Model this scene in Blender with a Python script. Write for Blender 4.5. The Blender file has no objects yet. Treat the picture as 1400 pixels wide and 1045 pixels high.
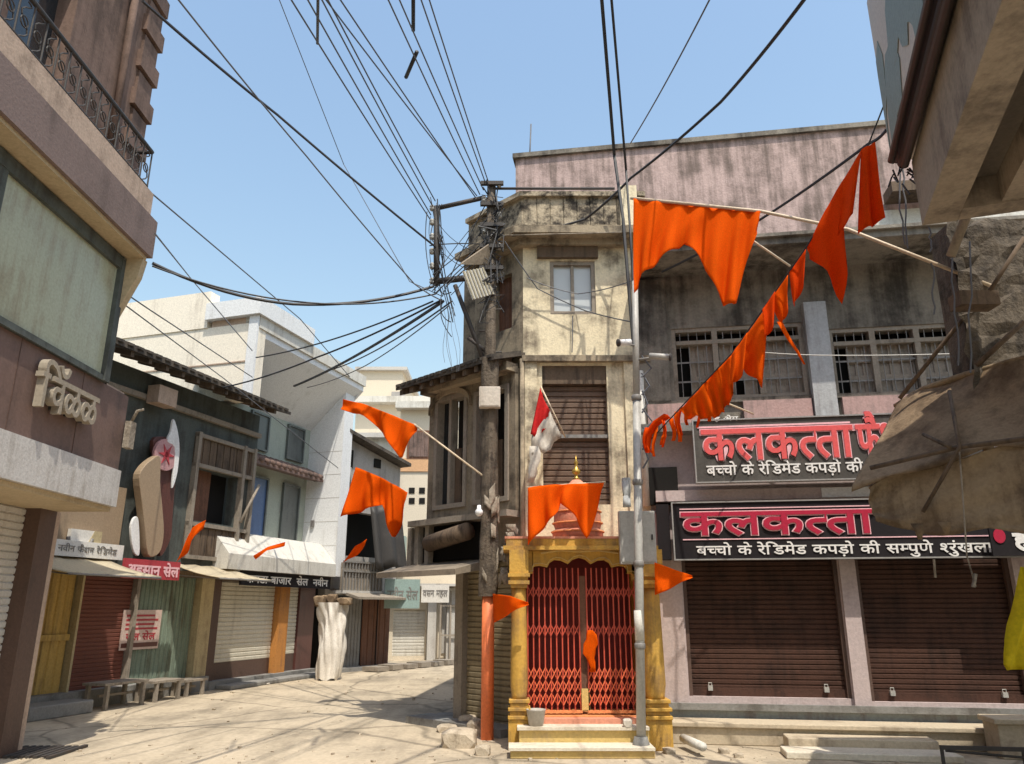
import bpy, bmesh, math, random, json
from mathutils import Vector, Matrix
random.seed(11)
SC = bpy.context.scene
COL = SC.collection
R = math.radians

# ------------------------------------------------------------------ camera, sky, sun, exposure
FPX, PITCH, EYE = 1050.0, R(16.5), 1.6
cam = bpy.data.objects.new('camera', bpy.data.cameras.new('camera'))
COL.objects.link(cam)
cam.location = (0, 0, EYE)
cam.rotation_euler = (R(90) + PITCH, 0, 0)
cam.data.sensor_width = 36
cam.data.lens = 36 * FPX / 1400
cam.data.clip_end = 2000
cam.data.clip_start = 0.05
SC.camera = cam
SUN_EL, SUN_AZ = 64, 159          # azimuth clockwise from +Y
w = bpy.data.worlds.new('World'); SC.world = w; w.use_nodes = True
nt = w.node_tree
sky = nt.nodes.new('ShaderNodeTexSky'); sky.sky_type = 'NISHITA'; sky.sun_disc = False
sky.sun_elevation = R(SUN_EL); sky.sun_rotation = R(SUN_AZ)
sky.air_density = 2.0; sky.dust_density = 2.6; sky.ozone_density = 3.0
bg = nt.nodes['Background']; bg.inputs[1].default_value = 0.15
nt.links.new(sky.outputs[0], bg.inputs[0])
sd = Vector((math.sin(R(SUN_AZ)) * math.cos(R(SUN_EL)), math.cos(R(SUN_AZ)) * math.cos(R(SUN_EL)), math.sin(R(SUN_EL))))
sl = bpy.data.lights.new('sun', 'SUN'); sl.energy = 3.3; sl.angle = R(0.5); sl.color = (1, .93, .80)
so = bpy.data.objects.new('sun', sl); COL.objects.link(so)
so.rotation_euler = (-sd).to_track_quat('-Z', 'Y').to_euler(); so.location = (6, -12, 30)
SC.view_settings.view_transform = 'Standard'; SC.view_settings.look = 'None'
SC.view_settings.exposure = 0.52; SC.view_settings.gamma = 1
SC.cycles.max_bounces = 6

# ------------------------------------------------------------------ measuring helpers
def ray(px, py):
    x = (px - 700) / FPX; u = -(py - 522.5) / FPX
    return Vector((x, math.cos(PITCH) - math.sin(PITCH) * u, math.sin(PITCH) + math.cos(PITCH) * u))
def at_y(px, py, y):
    r = ray(px, py); t = y / r.y
    return Vector((r.x * t, y, EYE + r.z * t))
def at_z(px, py, z):
    r = ray(px, py); t = (z - EYE) / r.z
    return Vector((r.x * t, r.y * t, z))
class Frame:                       # a vertical plane: u along it, d out of it towards the street, z up
    def __init__(s, x, y, ang):
        a = R(ang); s.x, s.y = x, y
        s.u = (math.cos(a), math.sin(a)); s.n = (math.sin(a), -math.cos(a))
    def __call__(s, u, d, z):
        return Vector((s.x + u * s.u[0] + d * s.n[0], s.y + u * s.u[1] + d * s.n[1], z))
    def hit(s, px, py, d=0):
        r = ray(px, py); ox, oy = s.x + d * s.n[0], s.y + d * s.n[1]
        t = (ox * s.n[0] + oy * s.n[1]) / (r.x * s.n[0] + r.y * s.n[1])
        X, Y = r.x * t, r.y * t
        return ((X - ox) * s.u[0] + (Y - oy) * s.u[1], EYE + r.z * t)
    def rect(s, x0, y0, x1, y1, d=0):   # picture rectangle -> u0,u1,z0,z1
        ym, xm = (y0 + y1) / 2, (x0 + x1) / 2
        a, b = s.hit(x0, ym, d)[0], s.hit(x1, ym, d)[0]
        return (min(a, b), max(a, b), s.hit(xm, y1, d)[1], s.hit(xm, y0, d)[1])
W0 = Frame(0, 0, 0)

# ------------------------------------------------------------------ materials
MATS = {}
def mat(name, col, dark=None, amt=.5, sc=1.0, streak=.5, rough=.85, bump=.2, metal=0, transl=0, fine=30, emit=0, glossv=None):
    m = bpy.data.materials.new(name); m.use_nodes = True; MATS[name] = m
    n, l = m.node_tree.nodes, m.node_tree.links
    b = n['Principled BSDF']; b.inputs['Roughness'].default_value = rough; b.inputs['Metallic'].default_value = metal
    if dark is None: dark = tuple(c * .55 for c in col)
    geo = n.new('ShaderNodeNewGeometry')
    def noise(scale, det, mscale=None, rg=.6):
        t = n.new('ShaderNodeTexNoise'); t.inputs['Scale'].default_value = scale; t.inputs['Detail'].default_value = det
        t.inputs['Roughness'].default_value = rg
        if mscale:
            mp = n.new('ShaderNodeMapping'); mp.inputs['Scale'].default_value = mscale
            l.new(geo.outputs['Position'], mp.inputs[0]); l.new(mp.outputs[0], t.inputs[0])
        else: l.new(geo.outputs['Position'], t.inputs[0])
        return t.outputs[0]
    def math_(op, a, b_):
        q = n.new('ShaderNodeMath'); q.operation = op
        for i, v in enumerate((a, b_)):
            if isinstance(v, (int, float)): q.inputs[i].default_value = v
            else: l.new(v, q.inputs[i])
        return q.outputs[0]
    blot = noise(sc, 8, None, .68)
    stk = noise(1.0, 5, (5.5 * sc, 5.5 * sc, .45 * sc), .6)
    f = math_('ADD', math_('MULTIPLY', blot, 1 - streak), math_('MULTIPLY', stk, streak))
    mr = n.new('ShaderNodeMapRange'); mr.interpolation_type = 'SMOOTHSTEP'
    mr.inputs[1].default_value = .64 - .34 * amt; mr.inputs[2].default_value = .80 - .26 * amt
    mr.inputs[3].default_value = 0; mr.inputs[4].default_value = min(1, .35 + amt)
    l.new(f, mr.inputs[0])
    mx = n.new('ShaderNodeMix'); mx.data_type = 'RGBA'
    mx.inputs[6].default_value = (*col, 1); mx.inputs[7].default_value = (*dark, 1)
    l.new(mr.outputs[0], mx.inputs[0])
    fn = noise(fine, 4)
    m2 = n.new('ShaderNodeMix'); m2.data_type = 'RGBA'; m2.blend_type = 'MULTIPLY'; m2.inputs[0].default_value = 1
    g = n.new('ShaderNodeMapRange'); g.inputs[1].default_value = .3; g.inputs[2].default_value = .7
    g.inputs[3].default_value = .86; g.inputs[4].default_value = 1.1; l.new(fn, g.inputs[0])
    l.new(mx.outputs[2], m2.inputs[6]); l.new(g.outputs[0], m2.inputs[7])
    colout = m2.outputs[2]
    if transl or rough >= .79: b.inputs['Specular IOR Level'].default_value = .08 if transl else .25
    l.new(colout, b.inputs['Base Color'])
    if bump:
        bp = n.new('ShaderNodeBump'); bp.inputs['Strength'].default_value = bump; bp.inputs['Distance'].default_value = .02
        l.new(math_('ADD', fn, math_('MULTIPLY', blot, 2)), bp.inputs['Height']); l.new(bp.outputs[0], b.inputs['Normal'])
    if transl:
        tr = n.new('ShaderNodeBsdfTranslucent'); l.new(colout, tr.inputs[0])
        ms = n.new('ShaderNodeMixShader'); ms.inputs[0].default_value = transl
        l.new(b.outputs[0], ms.inputs[1]); l.new(tr.outputs[0], ms.inputs[2])
        l.new(ms.outputs[0], n['Material Output'].inputs[0])
    return m
def glass(name, col, rough=.08):
    m = bpy.data.materials.new(name); m.use_nodes = True; MATS[name] = m
    b = m.node_tree.nodes['Principled BSDF']; b.inputs['Base Color'].default_value = (*col, 1)
    b.inputs['Roughness'].default_value = rough; b.inputs['Specular IOR Level'].default_value = .7
    return m
mat('concrete_road', (.46, .385, .285), (.29, .245, .185), .55, .5, .0, .95, .35, fine=14)
mat('slab_grey', (.24, .235, .225), (.10, .09, .08), .5, 1.6, .2)
mat('stone_tan', (.50, .42, .31), (.28, .22, .16), .5, 2.2, .2)
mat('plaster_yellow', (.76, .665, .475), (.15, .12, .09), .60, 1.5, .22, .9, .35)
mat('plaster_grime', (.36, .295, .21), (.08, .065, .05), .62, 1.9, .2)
mat('parapet_grime', (.46, .385, .28), (.05, .042, .035), .74, 4.5, .12, .95, .5)
mat('pink_stained', (.50, .375, .35), (.17, .13, .115), .72, 1.4, .45, .9, .35)
mat('grey_stained', (.25, .225, .19), (.055, .048, .042), .68, 1.1, .35, .9, .35)
mat('bluish_paint', (.42, .43, .44), (.20, .18, .18), .5, 1.5, .6)
mat('pink_panel', (.45, .30, .28), (.22, .17, .16), .6, 2.4, .4)
mat('lilac_wall', (.50, .41, .40), (.30, .23, .22), .4, 1.4, .4)
mat('teal_plinth', (.33, .35, .35), (.22, .18, .17), .55, 2, .4)
mat('brown_shutter', (.078, .038, .027), (.04, .022, .017), .62, 2.4, .35, .85, .3)
mat('olive_shutter', (.26, .21, .13), (.15, .12, .08), .5, 1.5, .5, .6)
mat('upper_shutter', (.15, .095, .065), (.08, .052, .04), .5, 1.5, .5, .65)
mat('white_shutter', (.62, .58, .48), (.45, .41, .33), .45, 1.6, .5, .7)
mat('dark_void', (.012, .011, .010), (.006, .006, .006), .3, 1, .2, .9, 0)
mat('old_wood', (.14, .10, .07), (.05, .038, .03), .55, 2.2, .6)
mat('grey_wood', (.29, .25, .205), (.12, .10, .08), .45, 3.0, .35)
mat('brown_wood', (.17, .085, .055), (.07, .04, .03), .5, 2.0, .5)
mat('iron_dark', (.045, .04, .038), (.09, .05, .03), .4, 6, .2, .7, .1)
mat('iron_grey', (.22, .21, .20), (.13, .115, .10), .5, 3, .4, .55, .1)
mat('galvanised', (.40, .39, .365), (.23, .21, .185), .4, 3, .5, .5, .1)
mat('wire_black', (.02, .02, .024), (.03, .03, .03), .3, 3, .2, .6, 0)
mat('wire_grey', (.10, .105, .12), (.07, .07, .08), .3, 3, .2, .6, 0)
mat('white_paint', (.74, .75, .76), (.55, .55, .54), .35, .9, .55)
mat('white_dirty', (.62, .60, .55), (.38, .35, .30), .5, 1.2, .5)
mat('cream_wall', (.84, .77, .65), (.42, .36, .29), .42, .7, .5)
mat('pale_slab', (.50, .48, .45), (.30, .27, .24), .45, 1, .4)
mat('green_front', (.098, .112, .105), (.05, .05, .046), .6, 1.2, .4)
mat('pale_green', (.40, .44, .38), (.24, .26, .22), .4, 1.2, .5)
mat('slate_window', (.12, .135, .13), (.06, .066, .062), .5, 2, .3, .35, .05)
mat('blue_panel', (.09, .16, .33), (.06, .10, .2), .4, 2, .3, .4)
mat('tile_red', (.20, .135, .115), (.09, .065, .055), .6, 3, .3)
mat('roof_tile_dark', (.10, .085, .07), (.035, .03, .028), .6, 4, .2)
mat('brown_cladding', (.165, .104, .085), (.09, .06, .05), .55, 1.2, .25, .7, .12)
mat('fascia_white', (.55, .53, .51), (.34, .31, .28), .5, 1.6, .45)
mat('soffit_tan', (.50, .40, .26), (.32, .24, .15), .45, 1.2, .2)
mat('balcony_slab', (.21, .155, .14), (.12, .09, .08), .5, .9, .3)
mat('ledge_tan', (.48, .36, .28), (.22, .16, .12), .5, 1.8, .3)
mat('pink_brown_wall', (.19, .125, .10), (.09, .06, .048), .6, 1.4, .4)
mat('ribbed_metal', (.58, .56, .53), (.40, .36, .32), .4, 1.5, .5, .5)
mat('pillar_brown', (.10, .058, .044), (.05, .032, .026), .4, 1.5, .4, .6)
mat('letter_cream', (.33, .285, .225), (.26, .22, .17), .4, 5, .2)
mat('yellow_door', (.48, .33, .11), (.22, .15, .07), .5, 2, .6)
mat('maroon_shutter', (.155, .050, .033), (.09, .035, .026), .4, 1.2, .4, .7)
mat('green_slats', (.19, .24, .19), (.10, .10, .07), .55, 1.6, .6)
mat('cream_pillar', (.46, .38, .23), (.24, .18, .11), .5, 2, .5)
mat('orange_pillar', (.50, .22, .06), (.30, .15, .07), .5, 2, .5)
mat('awning_cream', (.74, .66, .50), (.52, .44, .32), .3, 1, .2, .8, .05, transl=.45)
mat('sign_white', (.72, .70, .66), (.5, .47, .43), .3, 2, .3, .5, .05)
mat('sign_black', (.016, .013, .015), (.03, .025, .025), .3, 1.6, .3, .85, .03)
mat('sign_charcoal', (.072, .066, .06), (.12, .11, .10), .45, 1.4, .25, .85, .03)
mat('sign_red', (.40, .045, .06), (.22, .03, .04), .3, 3, .3, .5, .05)
mat('letter_red', (.42, .010, .045), (.32, .01, .035), .3, 3, .2, .45, .0)
mat('letter_coral', (.70, .10, .10), (.55, .08, .08), .3, 3, .2, .45, .0)
mat('letter_pink', (.80, .48, .52), (.7, .4, .42), .3, 3, .2, .45, .0)
mat('letter_white', (.78, .76, .74), (.6, .58, .55), .3, 3, .2, .45, .0)
mat('letter_dark', (.07, .06, .06), (.12, .1, .1), .3, 3, .2, .5, .0)
mat('steel_frame', (.36, .35, .34), (.34, .31, .28), .4, 3, .3, .4, .05, metal=.3)
mat('poster_pale', (.60, .47, .42), (.42, .30, .27), .5, 3, .3)
mat('petal_tan', (.33, .245, .165), (.22, .16, .11), .4, 1.2, .4, .5)
mat('petal_maroon', (.11, .042, .035), (.07, .03, .026), .4, 1.5, .4, .4)
mat('emblem_pink', (.48, .27, .28), (.42, .2, .22), .4, 5, .2, .5)
mat('temple_yellow', (.54, .31, .055), (.27, .16, .06), .55, 2.6, .4, .75, .3)
mat('temple_orange', (.70, .27, .10), (.45, .2, .1), .45, 2.5, .3, .7)
mat('temple_pink', (.62, .27, .18), (.38, .17, .12), .5, 3, .4)
mat('gate_red', (.54, .075, .04), (.26, .035, .024), .45, 3, .3, .5, .1)
mat('shrine_red', (.15, .012, .012), (.06, .008, .008), .4, 2, .3, .7)
mat('brass', (.65, .42, .10), (.4, .25, .07), .4, 8, .2, .35, .05, metal=.8)
mat('step_yellow', (.58, .42, .16), (.40, .29, .16), .5, 2.2, .2)
mat('step_white', (.62, .56, .46), (.40, .33, .24), .45, 2.5, .2)
mat('orange_paint', (.80, .20, .07), (.48, .13, .07), .4, 3, .5, .6)
mat('orange_cloth', (.93, .150, .004), (.82, .11, .003), .35, 3, .2, .9, .1, transl=.48, fine=90)
mat('orange_cloth_deep', (.86, .085, .004), (.72, .06, .003), .35, 3, .2, .9, .1, transl=.45, fine=90)
mat('red_cloth', (.62, .03, .03), (.5, .025, .02), .3, 2, .3, .8, .05, transl=.3)
mat('white_cloth', (.64, .59, .52), (.40, .35, .30), .5, 2, .4, .85, .1, transl=.2)
mat('bamboo', (.62, .50, .36), (.40, .30, .2), .4, 4, .3, .6)
mat('pole_wood', (.14, .112, .085), (.045, .036, .03), .6, 5, .4, bump=.8)
mat('ragged_paper', (.32, .275, .22), (.13, .105, .08), .6, 6, .2, bump=.5)
mat('box_beige', (.56, .50, .43), (.38, .32, .26), .4, 3, .3, .5)
mat('tarp_brown', (.31, .225, .145), (.13, .09, .06), .62, 1.6, .25, .85, .5, transl=.12)
mat('tarp_light', (.42, .32, .21), (.17, .12, .08), .62, 1.6, .25, .85, .5, transl=.15)
mat('beam_tan', (.33, .27, .205), (.15, .12, .095), .58, 1.6, .3)
mat('soffit_dim', (.26, .215, .165), (.12, .10, .08), .5, 1, .25)
mat('rough_masonry', (.135, .112, .088), (.05, .042, .035), .65, 3, .3, .95, .8)
mat('camo_green', (.21, .25, .21), (.17, .2, .17), .3, 1, .2, .6)
mat('camo_cream', (.55, .47, .38), (.45, .38, .3), .3, 1, .2, .6)
mat('pipe_dark', (.05, .04, .035), (.09, .07, .06), .4, 3, .3, .5)
mat('yellow_bag', (.72, .55, .02), (.55, .42, .02), .4, 4, .2, .5, .1, transl=.3)
mat('teal_sign', (.28, .38, .36), (.20, .27, .26), .4, 2, .3, .5)
mat('far_cream', (.66, .58, .46), (.5, .42, .33), .3, .6, .4)
mat('far_orange', (.60, .36, .20), (.46, .28, .17), .3, .6, .4)
mat('far_grey', (.36, .34, .32), (.22, .2, .19), .5, .8, .5)
mat('tarp_black', (.03, .027, .025), (.06, .05, .045), .5, 2, .3, .6)
mat('rubble', (.46, .39, .30), (.24, .19, .14), .5, 5, 0, .95, .5)
mat('bucket_grey', (.40, .37, .33), (.26, .23, .2), .4, 5, .3, .5)
mat('lamp_lens', (.42, .38, .28), (.28, .24, .17), .4, 6, .3, .3)
mat('green_glass', (.42, .44, .32), (.29, .255, .17), .5, 1.3, .45, .25, .03)
glass('dark_glass', (.02, .025, .03), .08)
glass('pane_pale', (.50, .53, .54), .25)
mat('bay_plaster', (.29, .24, .175), (.08, .065, .05), .62, 1.8, .3)
mat('bundle_cloth', (.76, .72, .66), (.40, .36, .31), .42, 3, .4, .85, .2)
mat('red_orange', (.74, .15, .06), (.36, .06, .035), .45, 3, .3, .7, .1)


# ------------------------------------------------------------------ mesh builder
class MB:
    def __init__(s): s.v, s.f, s.sm = [], [], []
    def add(s, vs, fs, smooth=False):
        o = len(s.v); s.v += [Vector(p) for p in vs]
        for f in fs: s.f.append(tuple(i + o for i in f)); s.sm.append(smooth)
        return s
    def box(s, F, u0, u1, d0, d1, z0, z1):
        p = [F(u, d, z) for z in (z0, z1) for d in (d0, d1) for u in (u0, u1)]
        return s.add(p, [(0, 2, 3, 1), (4, 5, 7, 6), (0, 1, 5, 4), (2, 6, 7, 3), (0, 4, 6, 2), (1, 3, 7, 5)])
    def prism(s, pts, vec):        # closed outline swept along vec
        n = len(pts); a = [Vector(p) for p in pts]; b = [p + Vector(vec) for p in a]
        return s.add(a + b, [tuple(range(n)), tuple(range(2 * n - 1, n - 1, -1))] + [(i, (i + 1) % n, n + (i + 1) % n, n + i) for i in range(n)])
    def tube(s, pts, r, seg=6, closed_ends=True):
        pts = [Vector(p) for p in pts]; n = len(pts); rs = r if isinstance(r, (list, tuple)) else [r] * n
        vs, fs = [], []
        t0 = (pts[1] - pts[0]).normalized()
        nrm = t0.orthogonal().normalized()
        for i, p in enumerate(pts):
            t = (pts[min(i + 1, n - 1)] - pts[max(i - 1, 0)])
            t = t.normalized() if t.length > 1e-9 else t0
            nrm = (nrm - t * nrm.dot(t)); nrm = nrm.normalized() if nrm.length > 1e-6 else t.orthogonal().normalized()
            bn = t.cross(nrm)
            for k in range(seg):
                a = 2 * math.pi * k / seg
                vs.append(p + (nrm * math.cos(a) + bn * math.sin(a)) * rs[i])
        for i in range(n - 1):
            for k in range(seg):
                k2 = (k + 1) % seg
                fs.append((i * seg + k, i * seg + k2, (i + 1) * seg + k2, (i + 1) * seg + k))
        if closed_ends: fs += [tuple(range(seg - 1, -1, -1)), tuple(range((n - 1) * seg, n * seg))]
        return s.add(vs, fs, seg > 5)
    def lathe(s, c, prof, seg=20, smooth=True):   # prof: (radius, z)
        vs, fs = [], []
        for r, z in prof:
            for k in range(seg):
                a = 2 * math.pi * k / seg; vs.append((c[0] + r * math.cos(a), c[1] + r * math.sin(a), c[2] + z))
        for i in range(len(prof) - 1):
            for k in range(seg):
                k2 = (k + 1) % seg; fs.append((i * seg + k, i * seg + k2, (i + 1) * seg + k2, (i + 1) * seg + k))
        fs += [tuple(range(seg - 1, -1, -1)), tuple(range((len(prof) - 1) * seg, len(prof) * seg))]
        return s.add(vs, fs, smooth)
    def grid(s, P, thick=None):    # P: rows of points
        a, b = len(P), len(P[0]); fs = []
        for i in range(a - 1):
            for j in range(b - 1): fs.append((i * b + j, i * b + j + 1, (i + 1) * b + j + 1, (i + 1) * b + j))
        return s.add([p for r in P for p in r], fs, True)
    def corrug(s, F, u0, u1, d, z0, z1, pitch=.09, depth=.018, vertical=False):   # rolling shutter or ribbed sheet, closed at the back
        L = (u1 - u0) if vertical else (z1 - z0); n = max(3, int(L / pitch)); st = L / n; prof = []
        for i in range(n):
            b = i * st; prof += [(b, 0), (b + st * .12, depth), (b + st * .75, depth * 1.15), (b + st * .9, .2 * depth)]
        prof.append((L, 0)); P = []
        for t, h in prof:
            if vertical: P.append([F(u0 + t, d + h, z0), F(u0 + t, d + h, z1)])
            else: P.append([F(u0, d + h, z0 + t), F(u1, d + h, z0 + t)])
        a = len(P); fs = []
        for i in range(a - 1): fs.append((2 * i, 2 * i + 1, 2 * i + 3, 2 * i + 2))
        return s.add([p for r in P for p in r], fs)
    def rock(s, c, r, sq=.6, seed=0):
        rnd = random.Random(seed); bm = bmesh.new(); bmesh.ops.create_icosphere(bm, subdivisions=2, radius=1)
        ax = [rnd.uniform(.7, 1.25) for _ in range(3)]
        vs = []
        for v in bm.verts:
            k = 1 + rnd.uniform(-.16, .16); p = v.co * k
            p = Vector([max(-.72, min(.72, q)) for q in p])
            vs.append(Vector((c[0] + p.x * r * ax[0], c[1] + p.y * r * ax[1], c[2] + (p.z + .5) * r * sq * ax[2])))
        fs = [tuple(v.index for v in f.verts) for f in bm.faces]; bm.free()
        return s.add(vs, fs)
    def build(s, name, m, parent=None, label=None, solid=0, bevel=0, kind=None, merge=False):
        me = bpy.data.meshes.new(name); o = bpy.data.objects.new(name, me); COL.objects.link(o)
        if parent is not None:
            r = parent
            while r.parent: r = r.parent
            base = r.location.copy()
        else:
            lo = [min(p[i] for p in s.v) for i in range(3)]; hi = [max(p[i] for p in s.v) for i in range(3)]
            base = Vector(((lo[0] + hi[0]) / 2, (lo[1] + hi[1]) / 2, lo[2])); o.location = base
        me.from_pydata([p - base for p in s.v], [], s.f)
        me.polygons.foreach_set('use_smooth', s.sm)
        bm = bmesh.new(); bm.from_mesh(me)
        if merge: bmesh.ops.remove_doubles(bm, verts=bm.verts, dist=1e-4)
        bmesh.ops.recalc_face_normals(bm, faces=bm.faces); bm.to_mesh(me); bm.free()
        me.materials.append(MATS[m] if isinstance(m, str) else m)
        if parent is not None: o.parent = parent
        if label: o['label'] = label
        if kind: o['kind'] = kind
        if solid:
            q = o.modifiers.new('thickness', 'SOLIDIFY'); q.thickness = solid; q.offset = 0
        if bevel:
            q = o.modifiers.new('bevel', 'BEVEL'); q.width = bevel; q.segments = 2; q.limit_method = 'ANGLE'
        return o
def bx(F, u0, u1, d0, d1, z0, z1): return MB().box(F, u0, u1, d0, d1, z0, z1)
def thing(name, label, cat, loc, group=None):
    o = bpy.data.objects.new(name, None); COL.objects.link(o); o.location = loc; o.empty_display_size = .2
    o['label'] = label; o['category'] = cat
    if group: o['group'] = group
    return o
def tag(o, label, cat, group=None):
    o['label'] = label; o['category'] = cat
    if group: o['group'] = group
    return o
def lerp(a, b, t): return a + (b - a) * t
def along(pts, t):                 # point on a polyline by index fraction
    k = t * (len(pts) - 1); i = min(int(k), len(pts) - 2); return lerp(Vector(pts[i]), Vector(pts[i + 1]), k - i)
def sagline(a, b, sag, n=14):
    a, b = Vector(a), Vector(b); return [lerp(a, b, i / n) - Vector((0, 0, sag * 4 * (i / n) * (1 - i / n))) for i in range(n + 1)]
def wall_with_holes(F, u0, u1, d0, d1, z0, z1, holes):   # wall slab with rectangular openings (u0,u1,z0,z1)
    us = sorted({u0, u1, *[min(max(h[i], u0), u1) for h in holes for i in (0, 1)]})
    zs = sorted({z0, z1, *[min(max(h[i], z0), z1) for h in holes for i in (2, 3)]})
    g = [[not any(h[0] - 1e-6 <= (us[i] + us[i + 1]) / 2 <= h[1] and h[2] <= (zs[j] + zs[j + 1]) / 2 <= h[3] for h in holes) for j in range(len(zs) - 1)] for i in range(len(us) - 1)]
    mb = MB(); V = {}
    def v(i, j, d):
        k = (i, j, d)
        if k not in V: V[k] = len(mb.v); mb.v.append(F(us[i], (d0, d1)[d], zs[j]))
        return V[k]
    def ok(i, j): return 0 <= i < len(us) - 1 and 0 <= j < len(zs) - 1 and g[i][j]
    for i in range(len(us) - 1):
        for j in range(len(zs) - 1):
            if not g[i][j]: continue
            q = [(i, j), (i + 1, j), (i + 1, j + 1), (i, j + 1)]
            mb.f.append(tuple(v(a, b, 1) for a, b in q)); mb.f.append(tuple(v(a, b, 0) for a, b in reversed(q)))
            for (da, db), e in (((-1, 0), (3, 0)), ((1, 0), (1, 2)), ((0, -1), (0, 1)), ((0, 1), (2, 3))):
                if not ok(i + da, j + db):
                    a, b = q[e[0]], q[e[1]]; mb.f.append((v(*a, 0), v(*b, 0), v(*b, 1), v(*a, 1)))
    mb.sm = [False] * len(mb.f); return mb

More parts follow.
